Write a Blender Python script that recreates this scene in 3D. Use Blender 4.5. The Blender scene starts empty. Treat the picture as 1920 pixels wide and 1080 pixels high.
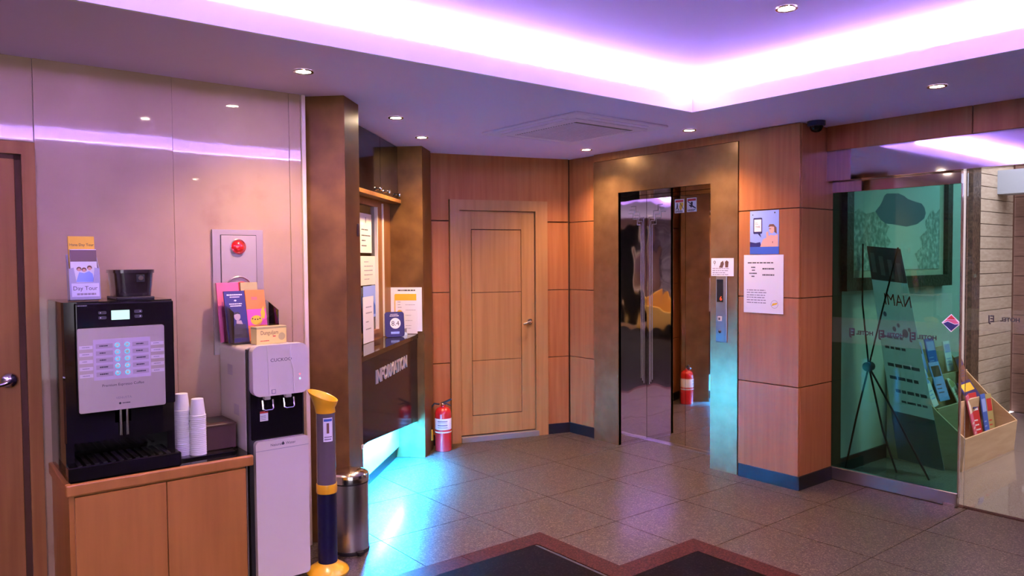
import bpy, bmesh, math, random
from mathutils import Matrix, Vector
random.seed(7)
SC = bpy.context.scene
COL = SC.collection
R = math.radians

# ------------------------------------------------------------------ camera
YAW, PITCH, ROLL = R(51.4), R(2.077), R(-0.415)
_f = Vector((-math.sin(YAW)*math.cos(PITCH), math.cos(YAW)*math.cos(PITCH), -math.sin(PITCH)))
_r = Vector((math.cos(YAW), math.sin(YAW), 0)); _u = _r.cross(_f)
_r2 = _r*math.cos(ROLL) + _u*math.sin(ROLL); _u2 = -_r*math.sin(ROLL) + _u*math.cos(ROLL)
cam_d = bpy.data.cameras.new('camera'); cam = bpy.data.objects.new('camera', cam_d); COL.objects.link(cam)
m = Matrix.Identity(4)
for i in range(3):
    m[i][0] = _r2[i]; m[i][1] = _u2[i]; m[i][2] = -_f[i]
m[0][3], m[1][3], m[2][3] = 0, 0, 1.516
cam.matrix_world = m
cam_d.sensor_width = 36; cam_d.lens = 36*1429.7/1920; cam_d.clip_start = 0.02
SC.camera = cam
# ------------------------------------------------------------------ world, exposure
w = bpy.data.worlds.new('sky'); SC.world = w; w.use_nodes = True
bg = w.node_tree.nodes['Background']; bg.inputs[0].default_value = (0.92, 0.80, 1.0, 1); bg.inputs[1].default_value = 1.2
SC.view_settings.view_transform = 'Standard'; SC.view_settings.look = 'None'
SC.view_settings.exposure = 2.25; SC.view_settings.gamma = 1.0; SC.view_settings.use_curve_mapping = False
COVE_COL, COVE_STR = (0.60, 0.40, 1.0), 54.0
DL_COL, DL_W = (1.0, 0.64, 0.40), 20.0
BLUE_COL, BLUE_STR = (0.012, 0.30, 1.0), 1400.0

# ------------------------------------------------------------------ materials
def new_mat(name):
    mt = bpy.data.materials.new(name); mt.use_nodes = True
    return mt, mt.node_tree, mt.node_tree.nodes['Principled BSDF']
def M(name, col, rough=0.5, metal=0.0, coat=0.0, spec=0.5, emit=None, estr=0.0, trans=0.0, alpha=1.0):
    mt, nt, b = new_mat(name)
    b.inputs['Base Color'].default_value = (*col, 1); b.inputs['Roughness'].default_value = rough
    b.inputs['Metallic'].default_value = metal; b.inputs['Coat Weight'].default_value = coat
    b.inputs['Coat Roughness'].default_value = 0.05
    b.inputs['Specular IOR Level'].default_value = spec
    if emit: b.inputs['Emission Color'].default_value = (*emit, 1); b.inputs['Emission Strength'].default_value = estr
    b.inputs['Transmission Weight'].default_value = trans; b.inputs['Alpha'].default_value = alpha
    return mt
def ramp(nt, stops):
    n = nt.nodes.new('ShaderNodeValToRGB'); e = n.color_ramp.elements
    while len(e) < len(stops): e.new(0.5)
    for k, (p, c) in enumerate(stops): e[k].position = p; e[k].color = (*c, 1)
    return n
def noisy(name, scale, stops, rough=0.4, metal=0.0, coat=0.0, detail=4.0, kind='Object', bump=0.0, nscale=1.0, voro=False, spec=0.5, rvar=0.0, coatr=0.05):
    mt, nt, b = new_mat(name); L = nt.links
    tc = nt.nodes.new('ShaderNodeTexCoord'); mp = nt.nodes.new('ShaderNodeMapping'); mp.inputs['Scale'].default_value = scale
    if kind == 'World':
        g = nt.nodes.new('ShaderNodeNewGeometry'); L.new(g.outputs['Position'], mp.inputs['Vector'])
    else: L.new(tc.outputs[kind], mp.inputs['Vector'])
    if voro:
        nz = nt.nodes.new('ShaderNodeTexVoronoi'); nz.inputs['Scale'].default_value = nscale; out = nz.outputs['Color']
    else:
        nz = nt.nodes.new('ShaderNodeTexNoise'); nz.inputs['Scale'].default_value = nscale; nz.inputs['Detail'].default_value = detail; out = nz.outputs['Fac']
    L.new(mp.outputs[0], nz.inputs['Vector'])
    rp = ramp(nt, stops); L.new(out, rp.inputs['Fac']); L.new(rp.outputs['Color'], b.inputs['Base Color'])
    b.inputs['Roughness'].default_value = rough; b.inputs['Metallic'].default_value = metal
    b.inputs['Coat Weight'].default_value = coat; b.inputs['Coat Roughness'].default_value = coatr; b.inputs['Specular IOR Level'].default_value = spec
    if bump:
        bp = nt.nodes.new('ShaderNodeBump'); bp.inputs['Strength'].default_value = bump; bp.inputs['Distance'].default_value = 0.01
        L.new(out, bp.inputs['Height']); L.new(bp.outputs[0], b.inputs['Normal'])
    if rvar:
        mr = nt.nodes.new('ShaderNodeMapRange'); mr.inputs['To Min'].default_value = rough-rvar; mr.inputs['To Max'].default_value = rough+rvar
        L.new(out, mr.inputs['Value']); L.new(mr.outputs[0], b.inputs['Roughness'])
    return mt
def emis(name, col, s):
    mt = bpy.data.materials.new(name); mt.use_nodes = True; nt = mt.node_tree
    nt.nodes.remove(nt.nodes['Principled BSDF']); e = nt.nodes.new('ShaderNodeEmission')
    e.inputs[0].default_value = (*col, 1); e.inputs[1].default_value = s
    nt.links.new(e.outputs[0], nt.nodes['Material Output'].inputs[0]); return mt
def glass(name, tint, refl=1.0):
    mt = bpy.data.materials.new(name); mt.use_nodes = True; nt = mt.node_tree
    nt.nodes.remove(nt.nodes['Principled BSDF'])
    t = nt.nodes.new('ShaderNodeBsdfTransparent'); t.inputs[0].default_value = (*tint, 1)
    g = nt.nodes.new('ShaderNodeBsdfGlossy'); g.inputs['Roughness'].default_value = 0.01; g.inputs[0].default_value = (refl, refl, refl, 1)
    fr = nt.nodes.new('ShaderNodeFresnel'); fr.inputs[0].default_value = 1.45
    mx = nt.nodes.new('ShaderNodeMixShader'); L = nt.links
    L.new(fr.outputs[0], mx.inputs[0]); L.new(t.outputs[0], mx.inputs[1]); L.new(g.outputs[0], mx.inputs[2])
    L.new(mx.outputs[0], nt.nodes['Material Output'].inputs[0]); return mt

wood_st = [(0.30, (0.32, 0.108, 0.033)), (0.55, (0.375, 0.135, 0.044)), (0.75, (0.41, 0.155, 0.054))]
WOOD = noisy('maple_veneer', (34, 34, 1.6), wood_st, spec=0.2, rough=0.42, nscale=1.0, detail=5)
WOODD = noisy('maple_door', (30, 30, 1.2), [(0.3, (0.34, 0.155, 0.045)), (0.7, (0.43, 0.21, 0.066))], rough=0.35)
WOODL = noisy('honey_wood', (26, 26, 1.4), [(0.3, (0.25, 0.10, 0.025)), (0.7, (0.34, 0.150, 0.042))], spec=0.2, rough=0.42)
WOODCAB = noisy('cabinet_veneer', (24, 24, 1.8), [(0.3, (0.35, 0.138, 0.025)), (0.7, (0.42, 0.172, 0.034))], rough=0.38)
GROOVE = M('groove_brown', (0.075, 0.028, 0.010), 0.8)
BRONZE = noisy('bronze_sheet', (5, 5, 5), [(0.3, (0.15, 0.070, 0.018)), (0.7, (0.25, 0.125, 0.034))], rough=0.40, metal=0.55, detail=8, nscale=1.5, rvar=0.08)
BRONZE_E = noisy('bronze_steel', (6, 6, 6), [(0.3, (0.29, 0.155, 0.068)), (0.7, (0.40, 0.225, 0.10))], rough=0.35, metal=0.75, detail=8, nscale=1.5, rvar=0.06)
MARBLE = noisy('cream_marble', (1.6, 1.6, 1.6), [(0.22, (0.28, 0.15, 0.09)), (0.36, (0.40, 0.27, 0.165)), (0.60, (0.46, 0.315, 0.20)), (0.8, (0.52, 0.37, 0.245))], rough=0.5, coat=0.8, detail=9, kind='World', nscale=1.4, coatr=0.03)
MARBTRIM = M('cream_trim', (0.75, 0.62, 0.52), 0.3)
PAINT = M('violet_lit_ceiling_paint', (0.81, 0.67, 1.0), 0.75)  # white paint tinted lilac: violet light on the ceiling put into its colour
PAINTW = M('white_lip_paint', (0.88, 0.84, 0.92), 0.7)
GRAN = noisy('grey_granite', (1, 1, 1), [(0.0, (0.035, 0.03, 0.03)), (0.14, (0.017, 0.012, 0.009)), (0.3, (0.047, 0.033, 0.023)), (0.62, (0.065, 0.047, 0.033)), (0.93, (0.18, 0.14, 0.105))], rough=0.42, spec=0.3, coat=0.20, kind='World', nscale=170, voro=True, coatr=0.16)
GRANB = noisy('brown_granite', (1, 1, 1), [(0.0, (0.012, 0.004, 0.003)), (0.5, (0.048, 0.012, 0.008)), (0.95, (0.09, 0.025, 0.016))], rough=0.5, spec=.08, coat=0.0, kind='World', nscale=150, voro=True, coatr=0.1)
GRANK = noisy('black_granite', (1, 1, 1), [(0.0, (0.002, 0.001, 0.001)), (0.7, (0.005, 0.002, 0.002)), (0.97, (0.02, 0.013, 0.013))], rough=0.55, spec=.04, coat=0.0, kind='World', nscale=150, voro=True, coatr=0.08)
JOINT = M('dark_grout', (0.05, 0.04, 0.04), 0.8)
BASEB = M('black_baseboard', (0.010, 0.009, 0.013), 0.3)
def wavy_mirror(name, col, rough, bump, sc):
    mt, nt, b = new_mat(name)
    b.inputs['Base Color'].default_value = (*col, 1); b.inputs['Metallic'].default_value = 1; b.inputs['Roughness'].default_value = rough
    g = nt.nodes.new('ShaderNodeNewGeometry'); mp = nt.nodes.new('ShaderNodeMapping'); mp.inputs['Scale'].default_value = sc
    nz = nt.nodes.new('ShaderNodeTexNoise'); nz.inputs['Detail'].default_value = 1; nz.inputs['Scale'].default_value = 1
    bp = nt.nodes.new('ShaderNodeBump'); bp.inputs['Strength'].default_value = bump; bp.inputs['Distance'].default_value = 0.02
    nt.links.new(g.outputs['Position'], mp.inputs[0]); nt.links.new(mp.outputs[0], nz.inputs['Vector']); nt.links.new(nz.outputs['Fac'], bp.inputs['Height']); nt.links.new(bp.outputs[0], b.inputs['Normal'])
    return mt
MIRROR = wavy_mirror('mirror_steel', (0.86, 0.80, 0.78), 0.03, 0.03, (2.5, 2.5, 2.0))
MIRWAVE = wavy_mirror('wavy_mirror_steel', (0.88, 0.83, 0.81), 0.03, 0.22, (4, 4, 3.5))
MIRTRAN = M('mirror_transom', (0.62, 0.58, 0.62), 0.05, 1.0)
CHROME = M('chrome', (0.80, 0.78, 0.78), 0.12, 1.0)
STEEL = M('brushed_steel', (0.55, 0.52, 0.52), 0.28, 1.0)
STEELP = M('satin_steel_panel', (0.55, 0.47, 0.42), 0.36, 0.45)
STEELA = M('satin_steel_frame', (0.46, 0.39, 0.35), 0.42, 0.5)
SILVER = M('silver_letter', (0.72, 0.70, 0.74), 0.35, 0.6)
BLKGLOSS = M('black_gloss', (0.007, 0.006, 0.007), 0.08, 0, 0.15, spec=0.3)
BLKMAT = M('black_plastic', (0.014, 0.012, 0.014), 0.45)
MAROON = M('dark_maroon_gloss', (0.022, 0.008, 0.012), 0.10, 0, 0.0, spec=0.08)
WHITEP = M('white_plastic', (0.74, 0.66, 0.58), 0.3, 0, 0.5)
WHITEPAP = M('white_paper', (0.82, 0.80, 0.84), 0.7)
CREAMPAP = M('cream_paper', (0.80, 0.72, 0.60), 0.7)
INK = M('dark_ink', (0.04, 0.035, 0.05), 0.7)
GREYINK = M('grey_ink', (0.28, 0.25, 0.30), 0.7)
YELLOWP = M('yellow_plastic', (0.80, 0.42, 0.012), 0.3, 0, 0.4)
YELLOWPR = M('yellow_print', (0.80, 0.50, 0.03), 0.6)
NAVY = M('navy_print', (0.030, 0.028, 0.14), 0.4)
BLUEPR = M('blue_print', (0.05, 0.13, 0.52), 0.6)
SKYPR = M('sky_print', (0.30, 0.42, 0.85), 0.6)
SKINPR = M('skin_print', (0.72, 0.42, 0.32), 0.6)
HAIRPR = M('brown_print', (0.16, 0.07, 0.04), 0.6)
PINKPR = M('pink_print', (0.62, 0.12, 0.22), 0.6)
MAGPR = M('magenta_print', (0.75, 0.10, 0.40), 0.6)
ORPR = M('orange_print', (0.80, 0.22, 0.04), 0.6)
OLIVE = M('olive_print', (0.42, 0.36, 0.14), 0.6)
TEAY = M('tea_box_yellow', (0.72, 0.60, 0.18), 0.5)
REDP = M('red_paint', (0.50, 0.012, 0.012), 0.25, 0, 0.6)
REDL = M('red_lens', (0.55, 0.01, 0.015), 0.2, 0, 1.0, emit=(1, 0.03, 0.02), estr=0.05)
REDPR = M('red_print', (0.55, 0.03, 0.03), 0.6)
SMOKE = M('smoked_tube', (0.13, 0.10, 0.11), 0.18, 0, 1.0)
HOPPER = M('smoked_hopper', (0.022, 0.013, 0.015), 0.22, 0, 0.6)
NAVYTUBE = M('navy_tube', (0.008, 0.008, 0.035), 0.3)
BROWNBOX = M('dark_brown_box', (0.06, 0.025, 0.02), 0.5)
ACRYL = glass('clear_acrylic', (0.90, 0.90, 0.95))
FROSTY = M('frosted_holder', (0.62, 0.60, 0.86), 0.25, 0, 0.5, alpha=0.62)
GLGREEN = glass('green_glass', (0.31, 0.62, 0.56), 0.9)
GLCLEAR = glass('clear_glass', (0.90, 0.92, 0.90), 0.9)
GLWIN = glass('window_glass', (0.8, 0.82, 0.82), 0.9)
FROST = M('frosted_band', (0.45, 0.52, 0.48), 0.5, alpha=0.10, spec=.1)
FLOORV = noisy('vestibule_granite', (1, 1, 1), [(0.0, (0.17, 0.15, 0.14)), (0.4, (0.23, 0.205, 0.19)), (0.95, (0.32, 0.29, 0.265))], rough=0.22, coat=0.9, kind='World', nscale=320, voro=True, coatr=0.04)
SIDING = noisy('tan_siding', (2, 12, 60), [(0.3, (0.40, 0.34, 0.24)), (0.7, (0.52, 0.46, 0.34))], rough=0.6, kind='World')
SIDBR = noisy('brown_siding', (12, 2, 60), [(0.3, (0.20, 0.11, 0.08)), (0.7, (0.28, 0.16, 0.115))], rough=0.6, kind='World')
CREAMW = M('cream_wall_paint', (0.62, 0.60, 0.52), 0.6)
BIRCH = noisy('birch_ply', (3, 3, 22), [(0.3, (0.52, 0.36, 0.19)), (0.7, (0.64, 0.47, 0.27))], rough=0.45)
DARKFR = noisy('dark_frame', (40, 40, 40), [(0.35, (0.03, 0.022, 0.016)), (0.7, (0.11, 0.08, 0.05))], rough=0.35, bump=0.6)
GILT = M('gilt_liner', (0.55, 0.50, 0.38), 0.4)
STONE = noisy('slate_cladding', (3, 3, 16), [(0.25, (0.05, 0.04, 0.05)), (0.5, (0.22, 0.18, 0.20)), (0.8, (0.50, 0.46, 0.48))], rough=0.6, detail=6, bump=0.6, kind='World')
SOFA = M('mustard_fabric', (0.62, 0.36, 0.03), 0.8)
WIREM = M('white_wire', (0.75, 0.73, 0.75), 0.4)
COVE = emis('cove_led', COVE_COL, COVE_STR)
BLUELED = emis('blue_led', BLUE_COL, BLUE_STR)
DLEM = emis('downlight_glow', (1.0, 0.84, 0.62), 40.0)
LCD = emis('lcd_glow', (0.66, 1.0, 0.98), 0.24)
RING = emis('button_ring_glow', (0.06, 0.42, 0.75), 0.34)
RED7 = emis('red_digit_glow', (1.0, 0.06, 0.02), 0.7)
LEDR = emis('red_pilot', (1.0, 0.1, 0.15), .5); LEDB = emis('blue_pilot', (0.15, 0.6, 1.0), .8)

# ------------------------------------------------------------------ builders
WM = {}
def frame(ox, oy, deg): return Matrix.Translation((ox, oy, 0)) @ Matrix.Rotation(R(deg), 4, 'Z')
FI = Matrix.Identity(4); FA = frame(-.935, -.935, 135); FE = frame(-4.905, 4.55, 73); FL = frame(-3.83, 0, 90)
# every frame: x to the viewer's right, y away from the viewer, z up
def link(o, parent=None, wm=None):
    COL.objects.link(o)
    if parent: o.parent = parent
    return o
def tag(o, label=None, cat=None, group=None, kind=None):
    if label: o['label'] = label
    if cat: o['category'] = cat
    if group: o['group'] = group
    if kind: o['kind'] = kind
    return o
def thing(name, label, cat, loc=(0, 0, 0), F=FI, group=None):
    o = bpy.data.objects.new(name, None); o.empty_display_size = .1
    wm = F @ Matrix.Translation(loc); o.matrix_world = wm; COL.objects.link(o); WM[o] = wm
    return tag(o, label, cat, group)
class MB:
    def __init__(s, F=FI): s.v = []; s.f = []; s.F = F
    def add(s, vs, fs):
        n = len(s.v); s.v += [Vector(p) for p in vs]; s.f += [[i+n for i in f] for f in fs]; return s
    def bm(s, bm):
        bm.verts.index_update(); return s.add([v.co.copy() for v in bm.verts], [[v.index for v in f.verts] for f in bm.faces])
    def box(s, x0, x1, y0, y1, z0, z1, bev=0, seg=1):
        b = bmesh.new(); bmesh.ops.create_cube(b, size=1)
        for v in b.verts: v.co = Vector(((x0+x1)/2+v.co.x*(x1-x0), (y0+y1)/2+v.co.y*(y1-y0), (z0+z1)/2+v.co.z*(z1-z0)))
        if bev: bmesh.ops.bevel(b, geom=b.edges[:], offset=bev, segments=seg, affect='EDGES', profile=0.5)
        s.bm(b); b.free(); return s
    def lathe(s, prof, c=(0, 0, 0), seg=24, axis='z', cap=True):
        vs = []; fs = []; n = len(prof)
        for k in range(seg):
            a = 2*math.pi*k/seg; ca, sa = math.cos(a), math.sin(a)
            for r, h in prof:
                p = {'z': (r*ca, r*sa, h), 'y': (r*ca, h, r*sa), 'x': (h, r*ca, r*sa)}[axis]
                vs.append((c[0]+p[0], c[1]+p[1], c[2]+p[2]))
        for k in range(seg):
            k2 = (k+1) % seg
            for i in range(n-1): fs.append([k*n+i, k2*n+i, k2*n+i+1, k*n+i+1])
        if cap:
            if prof[0][0] > 1e-6: fs.append([k*n for k in range(seg)][::-1])
            if prof[-1][0] > 1e-6: fs.append([k*n+n-1 for k in range(seg)])
        return s.add(vs, fs)
    def cyl(s, c, r, h0, h1, axis='z', seg=20, r2=None): return s.lathe([(r, h0), (r if r2 is None else r2, h1)], c, seg, axis)
    def tube(s, pts, r, seg=8, closed=False):
        pts = [Vector(p) for p in pts]; n = len(pts); vs = []; fs = []; up = None
        for i, p in enumerate(pts):
            if closed: t = pts[(i+1) % n]-pts[i-1]
            else: t = pts[min(i+1, n-1)]-pts[max(i-1, 0)]
            t.normalize()
            if up is None: up = Vector((0, 0, 1)) if abs(t.z) < .9 else Vector((1, 0, 0))
            a = t.cross(up)
            if a.length < 1e-4: a = t.cross(Vector((1, .3, 0)))
            a.normalize(); b = a.cross(t).normalized(); up = b
            for k in range(seg):
                an = 2*math.pi*k/seg; vs.append(p+a*math.cos(an)*r+b*math.sin(an)*r)
        for i in range(n if closed else n-1):
            j = (i+1) % n
            for k in range(seg):
                k2 = (k+1) % seg; fs.append([i*seg+k, i*seg+k2, j*seg+k2, j*seg+k])
        if not closed: fs.append(list(range(seg))[::-1]); fs.append([(n-1)*seg+k for k in range(seg)])
        return s.add(vs, fs)
    def prism(s, pts, a0, a1, plane='xz'):
        f = {'xz': lambda p, a: (p[0], a, p[1]), 'xy': lambda p, a: (p[0], p[1], a), 'yz': lambda p, a: (a, p[0], p[1])}[plane]
        n = len(pts); vs = [f(p, a0) for p in pts]+[f(p, a1) for p in pts]
        fs = [list(range(n)), list(range(n, 2*n))[::-1]]+[[i, i+n, (i+1) % n+n, (i+1) % n] for i in range(n)]
        return s.add(vs, fs)
    def rect(s, x0, z0, x1, z1, y): return s.add([(x0, y, z0), (x1, y, z0), (x1, y, z1), (x0, y, z1)], [[0, 1, 2, 3]])
    def poly(s, pts, y): return s.add([(p[0], y, p[1]) for p in pts], [list(range(len(pts)))])
    def disc(s, x, z, r, y, seg=20, sz=1.0): return s.poly([(x+r*math.cos(2*math.pi*k/seg), z+sz*r*math.sin(2*math.pi*k/seg)) for k in range(seg)], y)
    def ring(s, x, z, r0, r1, y, seg=24):
        vs = []; fs = []
        for k in range(seg):
            a = 2*math.pi*k/seg; vs += [(x+r0*math.cos(a), y, z+r0*math.sin(a)), (x+r1*math.cos(a), y, z+r1*math.sin(a))]
        for k in range(seg): j = (k+1) % seg; fs.append([2*k, 2*k+1, 2*j+1, 2*j])
        return s.add(vs, fs)
    def text(s, t, x, z, size, y, align='CENTER', mirror=False, sx=1.0, extrude=0.0, shear=0.0, bold=0.0):
        cu = bpy.data.curves.new('t', 'FONT'); cu.body = t; cu.size = size; cu.align_x = align; cu.extrude = extrude; cu.shear = shear; cu.offset = bold; cu.resolution_u = 3
        o = bpy.data.objects.new('t', cu); COL.objects.link(o)
        dg = bpy.context.evaluated_depsgraph_get(); me = bpy.data.meshes.new_from_object(o.evaluated_get(dg))
        k = (-1 if mirror else 1)*sx
        s.add([(x+v.co.x*k, y-v.co.z, z+v.co.y) for v in me.vertices], [list(p.vertices) for p in me.polygons])
        bpy.data.objects.remove(o); bpy.data.curves.remove(cu); bpy.data.meshes.remove(me); return s
    def lines(s, x0, x1, zs, h, y, seed=0, wmin=.4, gap=True):
        rr = random.Random(seed)
        for z in zs:
            x = x0; end = x0+(x1-x0)*(wmin+(1-wmin)*rr.random())
            while x < end-1e-5:
                wd = (x1-x0)*(0.05+0.13*rr.random()); s.rect(x, z, min(x+wd, end), z+h, y); x += wd+(x1-x0)*.025
        return s
    def build(s, name, mat, parent=None, smooth=False, origin=True):
        vs = [s.F @ p for p in s.v]
        me = bpy.data.meshes.new(name); o = bpy.data.objects.new(name, me)
        if parent is not None:
            wm = WM[parent]; inv = wm.inverted(); vs = [inv @ p for p in vs]; o.parent = parent; WM[o] = wm
        else:
            lo = [min(p[i] for p in vs) for i in range(3)]; hi = [max(p[i] for p in vs) for i in range(3)]
            c = Vector(((lo[0]+hi[0])/2, (lo[1]+hi[1])/2, lo[2])) if origin else Vector((0, 0, 0))
            ang = s.F.to_euler().z; wm = Matrix.Translation(c) @ Matrix.Rotation(ang, 4, 'Z'); inv = wm.inverted()
            vs = [inv @ p for p in vs]; o.matrix_world = wm; WM[o] = wm
        me.from_pydata([tuple(p) for p in vs], [], s.f)
        b = bmesh.new(); b.from_mesh(me)
        bmesh.ops.recalc_face_normals(b, faces=b.faces[:]) if any(len(f) for f in s.f) else None
        b.to_mesh(me); b.free()
        if mat: me.materials.append(mat)
        if parent is not None and any(k in name for k in ('text', 'print', 'slogan', 'letter', 'grille', 'script', 'pattern', 'heading')): o['kind'] = 'stuff'
        if smooth:
            for p in me.polygons: p.use_smooth = True
            me.set_sharp_from_angle(angle=R(38))
        COL.objects.link(o); return o
def copy_tree(o, wm, parent=None, label=None):
    c = o.copy(); COL.objects.link(c)
    if parent is None: c.matrix_world = wm
    else: c.parent = parent
    WM[c] = wm
    if label: c['label'] = label
    for ch in [x for x in KIDS(o)]: copy_tree(ch, wm, c)
    return c
def KIDS(o): return [x for x in bpy.data.objects if x.parent == o]
def rrect(x0, z0, x1, z1, r, n=5):
    p = []
    for cx, cz, a0 in ((x1-r, z1-r, 0), (x0+r, z1-r, 90), (x0+r, z0+r, 180), (x1-r, z0+r, 270)):
        for k in range(n+1): a = R(a0+90*k/n); p.append((cx+r*math.cos(a), cz+r*math.sin(a)))
    return p
def struct(o): return tag(o, kind='structure')
ZC = 2.39

# ================================================================== FLOOR
fl = MB().box(-6.2, 2.6, -3.2, 4.97, -.06, -.005).build('floor', JOINT); struct(fl)
Zx, Zy, Zx2, Zy2 = -3.195, 2.735, -2.587, 3.312      # steps of the inlaid dark field
SW = .125                                             # width of the brown border
gx0, gy0, T, G = -3.645, 2.588, .6, .0022
full = None; ntile = 0
def outside_rects(x0, x1, y0, y1):
    # the part of the cell that lies outside the stepped dark field
    out = []
    a = min(x1, Zx)
    if a > x0: out.append((x0, a, y0, y1))
    xs = max(x0, Zx); a = min(x1, Zx2)
    if a > xs and y1 > max(y0, Zy): out.append((xs, a, max(y0, Zy), y1))
    xs = max(x0, Zx2)
    if x1 > xs and y1 > max(y0, Zy2): out.append((xs, x1, max(y0, Zy2), y1))
    return out
for i in range(-4, 11):
    for j in range(-10, 5):
        x0, y0 = gx0+i*T, gy0+j*T; x1, y1 = x0+T, y0+T; y1 = min(y1, 4.965); x1 = min(x1, 2.6)
        if y1-y0 < .05 or x1-x0 < .05: continue
        if x1 < -3.83 and y1 < 1.5: continue
        rs = outside_rects(x0+G, x1-G, y0+G, y1-G)
        rs = [q for q in rs if q[1]-q[0] > .004 and q[3]-q[2] > .004]
        if not rs: continue
        b = MB()
        for q in rs: b.box(q[0], q[1], q[2], q[3], -.02, 0)
        b.build('floor_tile', GRAN, fl)
# brown border, mitred pieces, and the black field inside
def slab(pts, name, mat, top=0.0): return MB().prism(pts, -.02, top, 'xy').build(name, mat, fl)
s_ = SW
def cutx(pts0, pts1): pass
yA = [-3.2, -2.1, -1.0, .1, 1.2, 2.2]
for a, b2 in zip(yA, yA[1:]): slab([(Zx, a+.002), (Zx+s_, a+.002), (Zx+s_, b2-.001), (Zx, b2-.001)], 'border_strip', GRANB)
slab([(Zx, 2.202), (Zx+s_, 2.202), (Zx+s_, Zy-s_), (Zx, Zy)], 'border_strip', GRANB)
slab([(Zx, Zy), (Zx+s_, Zy-s_), (Zx2+s_, Zy-s_), (Zx2, Zy)], 'border_strip', GRANB)
slab([(Zx2, Zy), (Zx2+s_, Zy-s_), (Zx2+s_, Zy2-s_), (Zx2, Zy2)], 'border_strip', GRANB)
slab([(Zx2, Zy2), (Zx2+s_, Zy2-s_), (-1.6, Zy2-s_), (-1.6, Zy2)], 'border_strip', GRANB)
for a, b2 in ((-1.6, -.5), (-.5, .6), (.6, 1.7), (1.7, 2.6)): slab([(a+.002, Zy2-s_), (b2, Zy2-s_), (b2, Zy2), (a+.002, Zy2)], 'border_strip', GRANB)
for i in range(10):
    for j in range(10):
        x0, y1 = Zx+s_+.6*i, Zy2-s_-.6*j+.0; x1, y0 = x0+.6, y1-.6
        ya = y1
        if x0 < Zx2+s_-.01:
            x1b = min(x1, Zx2+s_); yb = min(y1, Zy-s_)
            if yb-y0 > .05: slab([(x0+.001, y0+.001), (x1b-.001, y0+.001), (x1b-.001, yb-.001), (x0+.001, yb-.001)], 'black_tile', GRANK)
            continue
        x0 = max(x0, Zx2+s_)
        if x0 > 2.5: continue
        slab([(x0+.001, y0+.001), (min(x1, 2.6)-.001, y0+.001), (min(x1, 2.6)-.001, y1-.001), (x0+.001, y1-.001)], 'black_tile', GRANK)

# ================================================================== CEILING
RX0, RX1, RY0, RY1 = -2.9, -.6, -1.6, 3.70     # recess opening
LZ, UZ, PK = 2.475, 2.585, .13                  # lip top, raised ceiling, pocket depth
c = MB()
c.box(-6.2, RX0-PK, -3.2, 4.97, ZC, ZC+.35).box(RX1+PK, 2.6, -3.2, 4.97, ZC, ZC+.35)
c.box(RX0-PK, RX1+PK, RY1+PK, 4.97, ZC, ZC+.35).box(RX0-PK, RX1+PK, -3.2, RY0-PK, ZC, ZC+.35)
t = .018
c.box(RX0-PK, RX0-t, RY0-PK, RY1+PK, ZC, ZC+.02).box(RX1+t, RX1+PK, RY0-PK, RY1+PK, ZC, ZC+.02)
c.box(RX0-t, RX1+t, RY1+t, RY1+PK, ZC, ZC+.02).box(RX0-t, RX1+t, RY0-PK, RY0-t, ZC, ZC+.02)
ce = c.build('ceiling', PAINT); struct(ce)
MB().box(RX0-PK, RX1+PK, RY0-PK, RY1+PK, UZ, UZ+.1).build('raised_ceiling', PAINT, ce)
t = .018
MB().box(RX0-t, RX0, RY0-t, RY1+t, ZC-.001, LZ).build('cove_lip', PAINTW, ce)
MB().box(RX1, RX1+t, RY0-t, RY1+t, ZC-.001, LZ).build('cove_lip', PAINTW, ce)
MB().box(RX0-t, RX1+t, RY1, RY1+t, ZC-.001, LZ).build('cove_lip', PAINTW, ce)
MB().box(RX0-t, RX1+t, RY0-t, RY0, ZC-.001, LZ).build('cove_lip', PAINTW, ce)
def led(x0, x1, y0, y1, label):
    o = thing('cove_light_strip', label, 'light strip', ((x0+x1)/2, (y0+y1)/2, ZC+.02), group='violet cove light strips')
    MB().box(x0, x1, y0, y1, ZC+.02, ZC+.112).build('channel', PAINTW, o)
    MB().box(x0+.002, x1-.002, y0+.002, y1-.002, ZC+.112, ZC+.115).build('led_band', COVE, o)
led(RX0-.09, RX0-.06, RY0, RY1, 'violet LED strip hidden in the ceiling cove on the marble wall side')
led(RX0, RX1, RY1+.06, RY1+.09, 'violet LED strip hidden in the ceiling cove on the elevator side')
led(RX1+.06, RX1+.09, RY0, RY1, 'violet LED strip in the ceiling cove opposite the marble wall')
led(RX0, RX1, RY0-.09, RY0-.06, 'violet LED strip in the ceiling cove behind the viewer')

# downlights
def make_downlight(x, y, z, label, watts=DL_W, r=.036, up=False):
    t = thing('downlight', label, 'downlight', (x, y, z), group='recessed ceiling downlights')
    F = Matrix.Translation((x, y, z))
    MB(F).lathe([(r*1.32, -.001), (r*1.28, -.006), (r*1.0, -.006), (r*.96, -.001)], seg=24, cap=False).build('trim_ring', CHROME, t, True)
    MB(F).lathe([(0.0001, -.0035), (r*.9, -.0030)], seg=24, cap=False).build('lamp_lens', DLEM, t)
    ld = bpy.data.lights.new('downlight_beam', 'SPOT'); ld.energy = watts; ld.color = DL_COL; ld.spot_size = R(125); ld.spot_blend = .9; ld.shadow_soft_size = .03
    lo = bpy.data.objects.new('downlight_beam', ld); COL.objects.link(lo); lo.parent = t; lo.location = (0, 0, -.02)
    return t
make_downlight(-3.35, 1.46, ZC, 'small lit downlight above the water dispenser and marble wall')
make_downlight(-4.09, 2.37, ZC, 'bright downlight beside the left bronze pillar')
make_downlight(-4.63, 2.89, ZC, 'bright downlight above the information desk near the right pillar')
make_downlight(-4.38, 4.26, ZC, 'small downlight in front of the left elevator jamb')
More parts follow.
